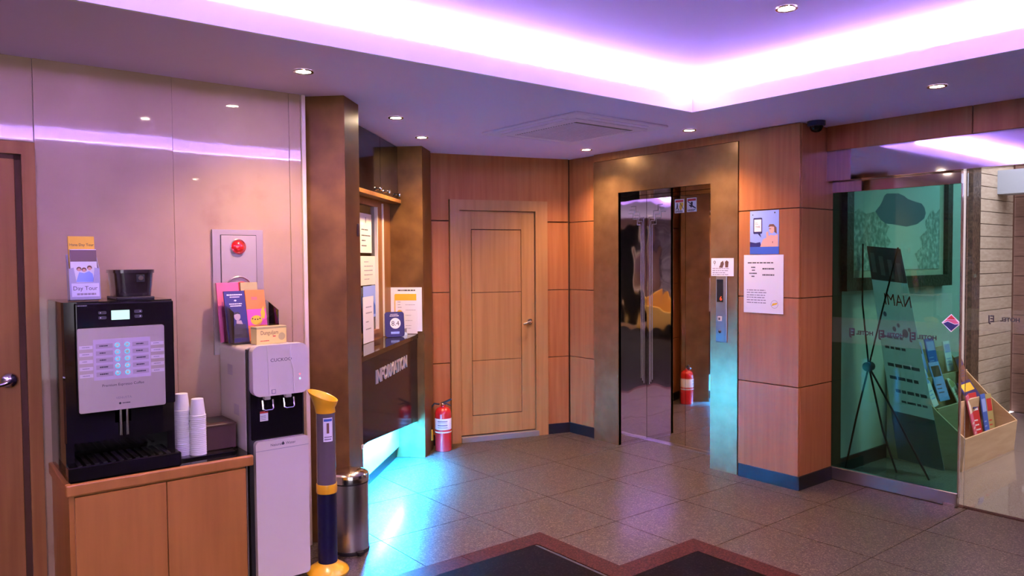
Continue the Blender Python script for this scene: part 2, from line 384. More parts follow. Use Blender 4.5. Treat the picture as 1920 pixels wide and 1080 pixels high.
make_downlight(-3.31, 4.19, ZC, 'small downlight in front of the right elevator jamb')
make_downlight(-1.71, 4.15, ZC, 'small downlight in front of the glass entrance')
make_downlight(-1.84, 2.98, UZ, 'warm downlight on the raised ceiling at the top edge of the photo', 16)
make_downlight(-1.49, 1.44, UZ, 'downlight on the raised ceiling mirrored in the marble wall', 16)
make_downlight(1.5, -1.6, ZC, 'added unseen downlight in the lower ceiling over the yellow armchair', 20)  # added unseen lamp, lightens the dark rear wall in the reflections
make_downlight(.2, -2.5, ZC, 'added unseen downlight in the lower ceiling lighting the stone wall', 20)  # added unseen lamp, brightens the stone cladding
make_downlight(.6, 2.4, ZC, 'unseen downlight in the lower ceiling near the right wall', 16)  # unseen lamp, put in to light the room out of view
make_downlight(-1.8, -.4, UZ, 'unseen downlight on the raised ceiling behind the viewer', 16)  # unseen lamp, put in to light the rear of the room

# ================================================================== LEFT WALL (marble)
wl = MB(FL).box(-3.2, 1.665, .012, .12, 0, ZC).build('wall_left', MARBTRIM); struct(wl)
tilt = [0.0, .0035, -.001]
# slabs: over the door, and from the door to the pillar; joints every 0.59 m
def slabm(y0, y1, z0, z1, k):
    F = FL @ Matrix.Translation((y0, 0, 0)) @ Matrix.Rotation(tilt[k % 3]*.5, 4, 'X')
    MB(F).box(.001, y1-y0-.001, 0, .014, z0, z1, .0008).build('marble_slab', MARBLE, wl)
slabm(-.60, .452, 2.035, ZC, 0)
slabm(.452, 1.012, 0, ZC, 1); slabm(1.012, 1.585, 0, ZC, 2); slabm(1.585, 1.648, 0, ZC, 0)
for k in range(4): slabm(-.62-.6*(k+1), -.62-.6*k, 0, ZC, k)
MB(FL).box(1.65, 1.672, -.012, .03, 0, ZC, .003).build('corner_trim', MARBTRIM, wl)
# door_1 in the marble wall
d1 = MB(FL).prism([(-.60, 0), (-.55, 0), (-.55, 1.978), (.402, 1.978), (.402, 0), (.452, 0), (.452, 2.03), (-.60, 2.03)], -.022, .03).build('door_1', WOODL); struct(d1)
tag(d1, 'honey wood door and frame beside the coffee machine')
MB(FL).box(-.55, .402, -.002, .01, 1.955, 1.978).build('door_stop', GROOVE, d1)
MB(FL).box(.375, .402, -.002, .01, 0, 1.978).build('door_stop', GROOVE, d1)
MB(FL).box(-.53, .378, -.006, .03, .008, 1.958, .002).build('door_leaf', WOODL, d1)
hd = MB(FL).lathe([(.0001, -.022), (.012, -.021), (.028, -.012), (.033, -.006), (.034, 0)], (.337, -.006, 1.025), 28, 'y').build('door_handle', CHROME, d1, True)
MB(FL).tube([(.337, -.02, 1.025), (.337, -.055, 1.025), (.325, -.062, 1.022), (.27, -.06, 1.006), (.225, -.058, .996)], .010, 10).build('lever', CHROME, hd, True)
# fire alarm cabinet
al = thing('alarm_cabinet', 'stainless alarm cabinet with a red lamp set in the marble wall', 'alarm cabinet', (1.307, 0, 1.06), FL)
MB(FL).prism([(1.182, 1.063), (1.432, 1.063), (1.432, 1.678), (1.182, 1.678)], -.012, 0).build('frame', STEELA, al)
MB(FL).box(1.219, 1.398, -.0125, -.002, 1.10, 1.652).build('door_gap', BLKMAT, al)
MB(FL).box(1.222, 1.395, -.017, -.003, 1.103, 1.649, .001).build('door', STEELP, al)
MB(FL).lathe([(.034, -.018), (.037, -.026), (.040, -.018)], (1.304, 0, 1.593), 28, 'y', False).build('lamp_rim', CHROME, al, True)
MB(FL).lathe([(.0001, -.040), (.012, -.038), (.024, -.032), (.033, -.018)], (1.304, 0, 1.593), 28, 'y', False).build('alarm_lamp', REDL, al, True)
MB(FL).lathe([(.060, -.018), (.064, -.026), (.068, -.018)], (1.305, 0, 1.38), 32, 'y', False).build('siren_rim', STEEL, al, True)
MB(FL).lathe([(.0001, -.026), (.035, -.022), (.036, -.018)], (1.318, 0, 1.385), 24, 'y', False).build('siren_cap', REDPR, al, True)

# ================================================================== ALCOVE AND INFORMATION DESK
S1a, S1b, S2a, S2b = 3.922, 4.165, 5.716, 6.012
def pillar(s0, s1, n1, label):
    p = MB(FA).box(s0, s1, 0, n1, 0, ZC, .002).build('pillar', BRONZE); tag(p, label, 'pillar', 'bronze pillars beside the information desk'); return p
p1 = pillar(S1a, S1b, .75, 'bronze clad pillar between the marble wall and the information desk')
p2 = pillar(S2a, S2b, .75, 'bronze clad pillar between the information desk and the wooden door')
MB(FA).box(4.11, 4.14, -.006, 0, 1.655, 1.725, .002).build('wall_switch', BROWNBOX, p1)
MB(FA).box(4.13, 4.15, -.010, 0, .46, .485, .002).build('cable_clip', WHITEP, p1)
# back wall of the alcove behind the desk
NB = .255
aw = MB(FA)
aw.box(S1b, S2a, NB, NB+.1, 0, 1.0).box(S1b, S2a, NB, NB+.1, 1.925, ZC).box(5.40, S2a, NB, NB+.1, 1.0, 1.925).box(S1b, 4.3, NB, NB+.1, 1.0, 1.925)
aw = aw.build('wall_alcove', WOODL); struct(aw)
office = MB(FA).box(S1b, S2a, .9, .95, 0, ZC).build('wall_office', CREAMW); struct(office)
w1 = MB(FA)
w1.box(5.345, 5.40, NB-.008, NB+.05, 1.0, 1.925).box(4.3, 5.345, NB-.008, NB+.05, 1.905, 1.925).box(4.3, 5.345, NB-.008, NB+.05, 1.0, 1.03).box(4.3, 4.34, NB-.008, NB+.05, 1.03, 1.905)
w1 = w1.build('window_1', WOODL); struct(w1)
MB(FA).box(5.338, 5.346, NB-.012, NB+.04, 1.03, 1.905).build('window_bead', CREAMPAP, w1)
MB(FA).box(5.49, 5.50, NB-.012, NB+.001, .96, 1.94).build('window_bead', CREAMPAP, w1)
MB(FA).box(4.34, 5.338, NB+.012, NB+.018, 1.03, 1.905).build('window_pane', GLWIN, w1)
# desk
dk = thing('information_desk', 'dark glossy information desk lit blue from below between two pillars', 'desk', (4.94, .2, 0), FA)
MB(FA).prism([(S1b, .52), (5.14, .27), (S2a-.002, .27), (S2a-.002, .925), (S1b, .925)], .055, .085).build('front_panel', MAROON, dk)
dp = KIDS(dk)[0].data
for v in dp.vertices:
    p = (FA.inverted() @ WM[dk]) @ v.co
    # slanted lower edge: higher at the near pillar
    if p.z < .6:
        s = p.x; z = .434 + (s-4.381)*(.289-.434)/(5.674-4.381)
        v.co.z = z if p.x < 5.0 or p.x > 5.2 else .434 + (5.14-4.381)*(.289-.434)/(5.674-4.381)
MB(FA).box(S1b+.001, S2a-.001, .045, .25, .925, .957, .002).build('countertop', BLKGLOSS, dk)
MB(FA).box(S1b+.001, S2a-.001, .205, .24, .085, .925).build('light_box_panel', WHITEP, dk)
MB(FA).box(S1b+.001, S2a-.001, .225, .25, 0, .085).build('kick_board', BLKMAT, dk)
MB(FA).text('INFORMATION', 5.0, .752, .118, .0545, 'CENTER', False, .98, .004, bold=.003).build('lettering', SILVER, dk)
MB(FA).text('INFORMATION', 5.0, .752, .118, .0530, 'CENTER', False, .98, .001, bold=.003).build('lettering_face', SILVER, dk)
tb = thing('desk_light_tube', 'blue LED tube glowing behind the desk panel above the floor', 'light tube', (4.9, .13, .3), FA)
def tz(s): return .434+(s-4.381)*(.289-.434)/(5.674-4.381)+.045
MB(FA).tube([(4.40, .13, tz(4.40)), (5.50, .13, tz(5.50))], .012, 10).build('lamp_tube', BLUELED, tb)
MB(FA).tube([(4.36, .13, tz(4.36)), (4.40, .13, tz(4.40))], .015, 10).build('end_cap', WHITEP, tb)
MB(FA).tube([(5.50, .13, tz(5.50)), (5.54, .13, tz(5.54))], .015, 10).build('end_cap', WHITEP, tb)
MB(FA).box(4.4, 5.5, .09, .11, .40, .92).build('hanger', BLKMAT, tb)
# wall cabinet over the desk
wc = thing('wall_cabinet', 'black glossy wall cabinet with metal knobs above the information desk', 'cabinet', (4.94, .23, 1.95), FA)
MB(FA).box(S1b+.001, S2a-.001, .205, .254, 1.985, ZC).build('body', BLKMAT, wc)
for k, (a, b2) in enumerate(((S1b+.002, 4.70), (4.702, 5.24), (5.242, S2a-.003))):
    dr = MB(FA).box(a+.001, b2-.001, .19, .205, 1.985, ZC-.004, .0015).build('door', BLKGLOSS, wc)
    for kx in ([b2-.05] if k < 1 else [a+.16, b2-.03] if k == 2 else [b2-.05]):
        MB(FA).lathe([(.0001, -.03), (.012, -.028), (.014, -.02), (.008, -.008), (.008, 0)], (kx, .19, 2.02), 16, 'y').build('knob', CHROME, dr, True)
MB(FA).box(S1b+.001, S2a-.001, .165, .254, 1.955, 1.983, .002).build('bottom_shelf', WOODL, wc)
# papers on the window and desk
def paper(name, label, F, x0, z0, x1, z1, y, mat=None, cat='notice', th=.0012, group=None):
    o = thing(name, label, cat, ((x0+x1)/2, y, z0), F, group)
    MB(F).box(x0, x1, y-th, y, z0, z1).build('sheet', mat or WHITEPAP, o); return o
def printed(o, F, mat, fn, name='print'):
    b = MB(F); fn(b); return b.build(name, mat, o)
wy = NB+.0115
n1 = paper('window_notice', 'tall white notice at the top of the reception window', FA, 4.98, 1.575, 5.262, 1.845, wy, CREAMPAP)
printed(n1, FA, INK, lambda b: (b.rect(5.12, 1.78, 5.13, 1.82, wy-.0016), b.lines(5.03, 5.23, [1.62, 1.655, 1.69, 1.73], .008, wy-.0016, 3)))
n2 = paper('window_notice', 'white notice in the middle of the reception window', FA, 4.97, 1.352, 5.335, 1.553, wy, CREAMPAP)
printed(n2, FA, GREYINK, lambda b: (b.lines(5.08, 5.30, [1.39, 1.42, 1.45, 1.48, 1.51], .006, wy-.0016, 4)))
n3 = paper('window_poster', 'blue sky poster low on the reception window', FA, 5.05, 1.12, 5.336, 1.345, wy, SKYPR, 'poster')
printed(n3, FA, BLUEPR, lambda b: b.poly([(5.06, 1.14), (5.33, 1.14), (5.33, 1.2), (5.25, 1.26), (5.18, 1.2), (5.1, 1.22)], wy-.0016))
n4 = paper('standing_notice', 'white narrow notice standing low behind the window ledge', FA, 4.96, .96, 5.20, 1.275, NB-.014, WHITEPAP)
printed(n4, FA, GREYINK, lambda b: b.lines(5.02, 5.17, [1.05, 1.1, 1.16, 1.2], .007, NB-.0157, 5))
# framed rate sheet leaning on the right pillar face (faces the viewer along +s)
FP = FA @ Matrix.Translation((S2a, 0, 0)) @ Matrix.Rotation(R(-90), 4, 'Z')    # local x = -n... viewer looks along +s
FP = frame(0, 0, 0); FP = FA @ Matrix.Translation((S2a-.004, .27, 0)) @ Matrix.Rotation(R(-90), 4, 'Z')
rs = thing('rate_sheet', 'white and yellow rate sheet on the pillar at the end of the desk', 'notice', (.13, -.005, .958), FP)
MB(FP).box(.004, .258, -.004, 0, .978, 1.315).build('backing_sheet', WHITEPAP, rs)
MB(FP).box(.045, .222, -.008, -.005, .96, 1.27).build('front_sheet', WHITEPAP, rs)
printed(rs, FP, YELLOWPR, lambda b: (b.rect(.05, 1.215, .216, 1.265, -.0085), b.rect(.045, .975, .052, 1.26, -.0085), b.disc(.085, 1.12, .022, -.0085)), 'yellow_print')
printed(rs, FP, INK, lambda b: b.lines(.07, .21, [1.288], .009, -.0045, 2, .95), 'heading')
printed(rs, FP, GREYINK, lambda b: (b.lines(.07, .12, [1.16, 1.18, 1.2], .005, -.0085, 7), b.lines(.13, .21, [1.0, 1.02, 1.06, 1.1, 1.14, 1.18], .003, -.0085, 8)), 'small_print')
# rating card
FC = FA @ Matrix.Translation((5.47, .160, .9585)) @ Matrix.Rotation(R(-62), 4, 'Z') @ Matrix.Rotation(R(-8), 4, 'X')
rc = thing('rating_card', 'blue standing card with a white disc reading 8.4 on the desk', 'card stand', (5.47, .175, .957), FA)
MB(FC).prism(rrect(-.072, 0, .072, .185, .02), -.003, .003).build('card', NAVY, rc)
printed(rc, FC, WHITEPAP, lambda b: (b.disc(.005, .10, .040, -.0035), b.lines(-.035, .04, [.152], .006, -.0035, 3, .9), b.lines(-.03, .03, [.165], .004, -.0035, 4, .9)), 'white_disc')
printed(rc, FC, SKYPR, lambda b: b.lines(-.03, .035, [.022, .03], .009, -.0035, 5, .95), 'card_print')
printed(rc, FC, INK, lambda b: b.text('8.4', .005, .083, .050, -.0040), 'score_digits')
MB(FC).box(-.05, .05, .003, .06, .0, .006).build('foot', ACRYL, rc)
FD = FA @ Matrix.Translation((5.62, .14, .957)) @ Matrix.Rotation(R(-70), 4, 'Z')
mini = thing('desk_sign', 'small grey metal card holder at the end of the desk', 'card holder', (5.62, .14, .957), FA)
MB(FD).prism([(-.035, 0), (.035, 0), (.028, .02), (.0, .028), (-.03, .022)], -.012, .012).build('holder_body', STEEL, mini)
MB(FD).box(-.028, .028, -.002, .002, .015, .05).build('card', GREYINK, mini)

# ================================================================== WALL E (with wooden door_2)
H1, H2, H3 = .672, 1.256, 1.842; g_ = .006
we = MB(FE).box(-1.62, .05, .02, .12, 0, ZC).build('wall_back', GROOVE); struct(we)
def panel(F, x0, x1, z0, z1, parent, y0=0.0, th=.02, mat=WOOD, name='wood_panel'):
    return MB(F).box(x0+g_/2, x1-g_/2, y0, y0+th, z0+g_/2, z1-g_/2, .0015).build(name, mat, parent)
for x0, x1 in ((-1.60, -1.084), (-.204, .0)):
    for z0, z1 in ((0, H1), (H1, H2), (H2, H3)): panel(FE, x0, x1, z0, z1, we)
panel(FE, -1.60, -1.084, H3, 2.022, we); panel(FE, -.204, 0, H3, 2.022, we)
MB(FE).box(-1.60, 0, 0, .02, 2.020, ZC).build('wood_panel', WOOD, we)
for o in [x for x in KIDS(we) if x.name.startswith('wood_panel')][-3:-1]:
    for v in o.data.vertices:
        if v.co.z > .9: v.co.z += .004
d2 = MB(FE).prism([(-1.081, 0), (-1.0, 0), (-1.0, 1.932), (-.318, 1.932), (-.318, 0), (-.207, 0), (-.207, 2.019), (-1.081, 2.019)], -.016, .05).build('door_2', WOODD); struct(d2)
tag(d2, 'maple door and frame between the right pillar and the elevator')
MB(FE).box(-1.0, -.318, .03, .05, .05, 1.932).build('door_shadow_gap', GROOVE, d2)
lf = MB(FE); dx0, dx1, dz0, dz1 = -.996, -.322, .056, 1.928
lf.box(dx0, dx1, .018, .045, dz0, dz1)
lf = lf.build('door_leaf', GROOVE, d2)
px0, px1 = -.889, -.449; zs = [.217, .677, 1.248, 1.773]; q = .005
MB(FE).box(dx0, px0-q, .006, .018, dz0, dz1, .001).build('stile', WOODD, lf)
MB(FE).box(px1+q, dx1, .006, .018, dz0, dz1, .001).build('stile', WOODD, lf)
MB(FE).box(px0-q, px1+q, .006, .018, dz0, zs[0]-q, .001).build('rail', WOODD, lf)
MB(FE).box(px0-q, px1+q, .006, .018, zs[3]+q, dz1, .001).build('rail', WOODD, lf)
for a, b2 in zip(zs, zs[1:]): MB(FE).box(px0, px1, .006, .018, a+q/2, b2-q/2, .001).build('door_panel', WOODD, lf)
dh = MB(FE).lathe([(.0001, -.018), (.024, -.014), (.027, -.004), (.027, 0)], (-.372, .006, .99), 22, 'y').build('door_handle', CHROME, d2, True)
MB(FE).tube([(-.372, -.01, .99), (-.372, -.045, .99), (-.385, -.05, .988), (-.45, -.048, .972)], .009, 8).build('lever', CHROME, dh, True)
MB(FE).box(-1.0, -.30, -.03, .05, 0, .046, .002).build('threshold', M('grey_threshold', (.20, .165, .155), .5), d2)
bb = MB(FE).box(-.204, .0, -.008, 0, 0, .088).build('baseboard_back', BASEB); struct(bb)
bb2 = MB(FE).box(-1.6, -1.084, -.008, 0, 0, .088).build('baseboard_door', BASEB); struct(bb2)

# ================================================================== ELEVATOR WALL
YE = 4.53
wr = MB().box(-4.95, -2.70, YE+.40, YE+.55, 0, ZC).box(-4.95, -4.30, YE+.05, YE+.45, 0, ZC).box(-3.38, -2.70, YE+.05, YE+.42, 0, ZC).box(-4.31, -3.37, YE+.05, YE+.42, 2.06, ZC).build('wall_elevator', GROOVE); struct(wr)
for z0, z1 in ((0, H1), (H1, H2), (H2, H3), (H3, ZC)):
    panel(FI, -4.905, -4.578, z0, z1, wr, YE+.03)
    panel(FI, -3.156, -2.693, z0, z1, wr, YE)
    MB().box(-2.713, -2.693, YE+.021, 4.94, z0+g_/2, z1-g_/2, .0015).build('wood_panel', WOOD, wr)
MB().box(-4.576, -3.156, YE+.008, YE+.05, 2.33, ZC).build('wood_panel', WOOD, wr)
for nm, b in (('baseboard_return', MB().box(-4.905, -4.585, YE+.018, YE+.03, 0, .088)), ('baseboard_column', MB().box(-3.145, -2.682, YE-.011, YE, 0, .09).box(-2.693, -2.682, YE, 4.93, 0, .09))): struct(b.build(nm, BASEB))
el = thing('elevator', 'elevator with mirror steel doors and a wide bronze steel surround', 'elevator', (-3.87, YE, 0))
ox0, ox1, oz, fx0, fx1, fz = -4.292, -3.39, 2.055, -4.574, -3.162, 2.325
MB().prism([(fx0, 0), (ox0, 0), (ox0, oz), (fx0, fz)], YE, YE+.03).build('jamb_plate', BRONZE_E, el)
MB().prism([(ox1, 0), (fx1, 0), (fx1, fz), (ox1, oz)], YE, YE+.03).build('jamb_plate', BRONZE_E, el)
MB().prism([(fx0, fz), (ox0, oz), (ox1, oz), (fx1, fz)], YE, YE+.03).build('head_plate', BRONZE_E, el)
MB().box(ox0-.006, ox0, YE+.001, YE+.39, 0, oz).build('reveal', MIRWAVE, el)
MB().box(ox1, ox1+.006, YE+.001, YE+.39, 0, oz).build('reveal', MIRWAVE, el)
MB().box(ox0, ox1, YE+.001, YE+.39, oz, oz+.006).build('reveal', MIRROR, el)
DY = 4.872; SX = -3.886
dl_ = MB().box(ox0+.002, SX-.0015, DY, DY+.02, .006, oz-.002).build('door_leaf', MIRROR, el)
dr_ = MB().box(SX+.0015, ox1-.002, DY, DY+.02, .006, oz-.002).build('door_leaf', MIRROR, el)
MB().box(ox0, ox1, DY-.04, DY+.02, -.004, .004).build('sill', STEEL, el)
# etched stepped line pattern on the left leaf
ET = M('etched_line', (0.42, 0.40, 0.42), 0.5, 0.8)
e = MB()
for k in range(3):
    x = -4.265+.016*k; top = 1.97-.03*k
    e.rect(x, .47+.02*k, x+.006, top-.10, DY-.0006)
    e.rect(x, top-.106, x+.05, top-.10, DY-.0006); e.rect(x+.044, top-.10, x+.05, top-.05, DY-.0006)
    e.rect(x+.044, top-.056, x+.10, top-.05, DY-.0006); e.rect(x+.094, top-.05, x+.10, top, DY-.0006); e.rect(x+.094, top-.006, x+.15, top, DY-.0006)
e.build('etched_pattern', ET, dl_)
def sticker(x0, x1, z0, z1, label, k):
    o = thing('warning_sticker', label, 'sticker', ((x0+x1)/2, DY, z0)); F = FI; y = DY-.0012
    MB().box(x0, x1, y, y+.001, z0, z1).build('sheet', WHITEPAP, o); w_, h_ = x1-x0, z1-z0
    X = lambda u: x0+u*w_; Z = lambda v: z0+v*h_
    b = MB(); b.rect(X(.08), Z(.78), X(.92), Z(.94), y-.0003); b.build('header_print', REDPR, o)
    b = MB(); b.lines(X(.08), X(.9), [Z(.05), Z(.13)], h_*.05, y-.0003, k, .8)
    if k == 0:
        b.disc(X(.28), Z(.66), w_*.06, y-.0004); b.poly([(X(.22), Z(.60)), (X(.36), Z(.58)), (X(.33), Z(.4)), (X(.45), Z(.22)), (X(.38), Z(.2)), (X(.28), Z(.36)), (X(.14), Z(.22)), (X(.1), Z(.26)), (X(.22), Z(.42))], y-.0004)
        b.poly([(X(.52), Z(.74)), (X(.60), Z(.72)), (X(.95), Z(.3)), (X(.92), Z(.22)), (X(.86), Z(.34))], y-.0006)
        MB().poly([(X(.56), Z(.2)), (X(.5), Z(.45)), (X(.6), Z(.75)), (X(.92), Z(.75)), (X(.92), Z(.55)), (X(.7), Z(.2))], y-.0004).build('yellow_print', YELLOWPR, o)
    else:
        b.poly([(X(.38), Z(.68)), (X(.5), Z(.74)), (X(.62), Z(.70)), (X(.6), Z(.46)), (X(.9), Z(.3)), (X(.94), Z(.2)), (X(.55), Z(.36)), (X(.45), Z(.3)), (X(.25), Z(.46)), (X(.2), Z(.54)), (X(.4), Z(.5))], y-.0004)
        b.poly([(X(.08), Z(.78)), (X(.14), Z(.78)), (X(.42), Z(.6)), (X(.40), Z(.54)), (X(.1), Z(.72))], y-.0004)
    b.build('ink_print', INK, o)
sticker(-3.994, -3.899, 1.885, 1.995, 'red and yellow warning sticker on the left elevator door leaf', 0)
sticker(-3.872, -3.777, 1.888, 1.998, 'white warning sticker with a black figure on the right elevator leaf', 1)
# call panel
cp = thing('call_panel', 'steel elevator call panel with a red floor digit and buttons', 'call panel', (-3.288, YE, .93))
MB().box(-3.335, -3.245, YE-.010, YE, .925, 1.395, .002).build('face_plate', STEEL, cp)
MB().box(-3.327, -3.273, YE-.0115, YE-.009, 1.21, 1.37, .0005).build('display', BLKGLOSS, cp)
MB().text('6', -3.291, 1.222, .042, YE-.0125, 'CENTER', False, 1.0).build('floor_digit', RED7, cp)
MB().box(-3.318, -3.282, YE-.013, YE-.009, 1.075, 1.108, .001).build('badge', WHITEP, cp)
printed(cp, FI, INK, lambda b: b.rect(-3.310, 1.083, -3.296, 1.10, YE-.0134), 'badge_print')
MB().lathe([(.0001, -.008), (.011, -.007), (.012, 0)], (-3.297, YE-.009, 1.0), 18, 'y').build('call_button', CHROME, cp, True)
printed(cp, FI, INK, lambda b: b.poly([(-3.302, .996), (-3.292, .996), (-3.297, 1.006)], YE-.0185), 'button_arrow')
def n_elev():
    o = paper('elevator_notice', 'small white card with brown pictures above the elevator call panel', FI, -3.381, 1.394, -3.192, 1.521, YE-.001, WHITEPAP); y = YE-.0026
    printed(o, FI, HAIRPR, lambda b: (b.poly([(-3.315, 1.455), (-3.285, 1.452), (-3.272, 1.48), (-3.28, 1.503), (-3.30, 1.49), (-3.305, 1.47)], y), b.poly([(-3.262, 1.455), (-3.238, 1.455), (-3.234, 1.495), (-3.25, 1.505), (-3.264, 1.495)], y)), 'picture_print')
    printed(o, FI, INK, lambda b: (b.ring(-3.352, 1.492, .006, .010, y), b.rect(-3.353, 1.47, -3.350, 1.485, y)), 'symbol_print')
    printed(o, FI, GREYINK, lambda b: b.lines(-3.37, -3.20, [1.402, 1.415, 1.43, 1.445], .005, y, 9, .6), 'small_print')
n_elev()
# posters on the column
po = paper('travel_poster', 'blue poster of a calling woman and a phone bubble on the wooden column', FI, -3.062, 1.545, -2.842, 1.838, YE-.001, SKYPR, 'poster'); y = YE-.0026
X = lambda u: -3.062+u*.220; Z = lambda v: 1.545+v*.293
printed(po, FI, BLUEPR, lambda b: b.rect(X(0), Z(0), X(1), Z(.17), y), 'sea_print')
printed(po, FI, NAVY, lambda b: (b.poly([(X(0), Z(.17)), (X(.40), Z(.17)), (X(.36), Z(.28)), (X(.2), Z(.26)), (X(0), Z(.29))], y), b.prism(rrect(X(.12), Z(.47), X(.43), Z(.84), .008), y-.0001, y), b.poly([(X(.28), Z(.47)), (X(.36), Z(.47)), (X(.40), Z(.38))], y)), 'phone_print')
printed(po, FI, WHITEPAP, lambda b: b.rect(X(.15), Z(.52), X(.40), Z(.80), y-.0003), 'phone_screen')
printed(po, FI, INK, lambda b: (b.text('THB', X(.275), Z(.61), .018, y-.0005), b.lines(X(.18), X(.38), [Z(.69), Z(.72)], .002, y-.0005, 3), b.disc(X(.1), Z(.91), .004, y), b.disc(X(.86), Z(.94), .005, y)), 'phone_text')
printed(po, FI, SKINPR, lambda b: (b.poly([(X(.36), Z(.17)), (X(.98), Z(.17)), (X(.97), Z(.45)), (X(.85), Z(.42)), (X(.72), Z(.44)), (X(.58), Z(.38)), (X(.46), Z(.34))], y-.0001), b.disc(X(.76), Z(.56), .020, y-.0002, 16, 1.3), b.poly([(X(.58), Z(.36)), (X(.66), Z(.36)), (X(.64), Z(.52)), (X(.57), Z(.50))], y-.0003)), 'figure_print')
printed(po, FI, HAIRPR, lambda b: (b.poly([(X(.64), Z(.62)), (X(.68), Z(.68)), (X(.82), Z(.68)), (X(.92), Z(.6)), (X(.93), Z(.46)), (X(.85), Z(.5)), (X(.84), Z(.62)), (X(.74), Z(.63))], y-.0004), b.rect(X(.66), Z(.57), X(.74), Z(.585), y-.0004), b.rect(X(.78), Z(.25), X(.80), Z(.29), y-.0004)), 'hair_print')
pn = paper('price_notice', 'large white printed notice below the blue poster on the wooden column', FI, -3.108, 1.147, -2.806, 1.541, YE-.0026, WHITEPAP); y = YE-.0042
X = lambda u: -3.108+u*.302; Z = lambda v: 1.147+v*.394
printed(pn, FI, INK, lambda b: (b.lines(X(.10), X(.76), [Z(.855)], .007, y, 1, .98), b.lines(X(.19), X(.30), [Z(.775)], .008, y, 2, .98), b.lines(X(.21), X(.29), [Z(.725)], .008, y, 3, .98), b.lines(X(.14), X(.34), [Z(.672)], .008, y, 4, .98), b.lines(X(.20), X(.28), [Z(.62)], .008, y, 5, .98), b.lines(X(.48), X(.78), [Z(.75)], .009, y, 6, .98), b.lines(X(.48), X(.78), [Z(.645)], .009, y, 7, .98)), 'table_text')
printed(pn, FI, GREYINK, lambda b: b.lines(X(.08), X(.72), [Z(.17), Z(.215), Z(.26), Z(.30), Z(.345), Z(.385)], .006, y, 8, .7), 'small_print')
printed(pn, FI, YELLOWPR, lambda b: b.poly([(X(.71), Z(.13)), (X(.84), Z(.16)), (X(.86), Z(.19)), (X(.74), Z(.175))], y), 'yellow_print')
printed(pn, FI, GREYINK, lambda b: b.ring(X(.785), Z(.16), .025, .027, y), 'ring_print')

# ================================================================== ENTRANCE
YH, YG = 4.845, 4.945
hw = MB().box(-2.693, 2.6, YH+.02, YG+.03, 2.230, ZC).build('wall_entrance', GROOVE); struct(hw)
for a, b2 in ((-2.690, -1.80), (-1.80, -.9), (-.9, 0), (0, .9), (.9, 1.8), (1.8, 2.6)):
    MB().box(a+g_/2, b2-g_/2, YH, YH+.02, 2.228, ZC, .0015).build('wood_panel', WOOD, hw)
tr = MB().box(-2.692, 2.6, YH+.010, YG+.03, 2.030, 2.227).build('trim_1', MIRTRAN); struct(tr); tag(tr, 'mirror steel transom beam over the glass entrance')
d3 = thing('glass_door', 'green tinted sliding glass door with mirrored hotel lettering', 'glass door', (-2.3, YG, 0))
MB().box(-2.722, -1.890, YG, YG+.012, .085, 1.957).build('glass_pane', GLGREEN, d3)
MB().box(-2.722, -1.890, YG-.012, YG+.024, .004, .088, .002).build('bottom_rail', STEEL, d3)
MB().box(-2.722, -1.890, YG-.012, YG+.024, 1.955, 2.029, .002).build('top_rail', MIRTRAN, d3)
MB().box(-2.735, -2.722, YG-.012, YG+.03, .0, 2.029).build('side_stile', CHROME, d3)
MB().box(-1.892, -1.884, YG-.004, YG+.016, .06, 1.957).build('edge_trim', CHROME, d3)
MB().box(-1.965, -1.90, YG-.016, YG-.012, .0, .02).build('floor_guide', CHROME, d3)
band = MB().rect(-2.72, .945, -1.892, 1.115, YG-.0006).build('frosted_band', FROST, d3)
tx = MB()
for x in (-2.412, -2.216, -2.020):
    tx.text('HOTEL', x, 1.008, .036, YG-.0012, 'LEFT', True, 1.0, bold=.0012); tx.text('EJ', x-.122, 1.000, .066, YG-.0012, 'LEFT', True, .85, bold=.002)
tx.build('lettering', INK, d3)
st = thing('door_sticker', 'red white and blue diamond sticker on the edge of the glass door', 'sticker', (-1.937, YG, 1.05))
sx, sz, sr = -1.938, 1.118, .055; ys = YG-.0015
MB().prism([(sx-sr, sz), (sx, sz-sr), (sx+sr, sz), (sx, sz+sr)], ys-.0008, ys).build('diamond', WHITEPAP, st)
q2 = sr*.88
MB().poly([(sx-q2*.55, sz+q2*.45), (sx, sz+q2), (sx+q2*.55, sz+q2*.45)], ys-.0012).build('red_corner', REDPR, st)
MB().poly([(sx-q2*.95, sz), (sx-q2*.5, sz+q2*.42), (sx+q2*.5, sz+q2*.42), (sx+q2*.9, sz), (sx+.02, sz-.004), (sx-.02, sz+.012)], ys-.0012).build('rose_band', PINKPR, st)
MB().poly([(sx-q2*.95, sz-.005), (sx-.02, sz+.008), (sx+.02, sz-.008), (sx+q2*.92, sz-.004), (sx, sz-q2)], ys-.0012).build('blue_corner', NAVY, st)
d4 = thing('glass_panel', 'clear fixed glass panel at the right of the entrance', 'glass panel', (-1.3, YG+.03, 0))
MB().box(-1.87, -.9, YG+.03, YG+.042, .0, 2.029).build('glass_pane', GLCLEAR, d4)
MB().rect(-1.87, 1.08, -.9, 1.21, YG+.0295).build('frosted_band', FROST, d4)
tx = MB(); tx.text('HOTEL', -1.585, 1.142, .032, YG+.029, 'LEFT', True, 1.0, bold=.001); tx.text('EJ', -1.715, 1.135, .055, YG+.029, 'LEFT', True, .85, bold=.0015); tx.build('lettering', INK, d4)
d5 = MB().box(-.89, 2.6, YG+.03, YG+.042, .0, 2.029).build('window_2', GLCLEAR); struct(d5)
thr = MB().box(-2.72, 2.6, 4.965, 5.02, -.02, .001).build('trim_2', GRANB); struct(thr)
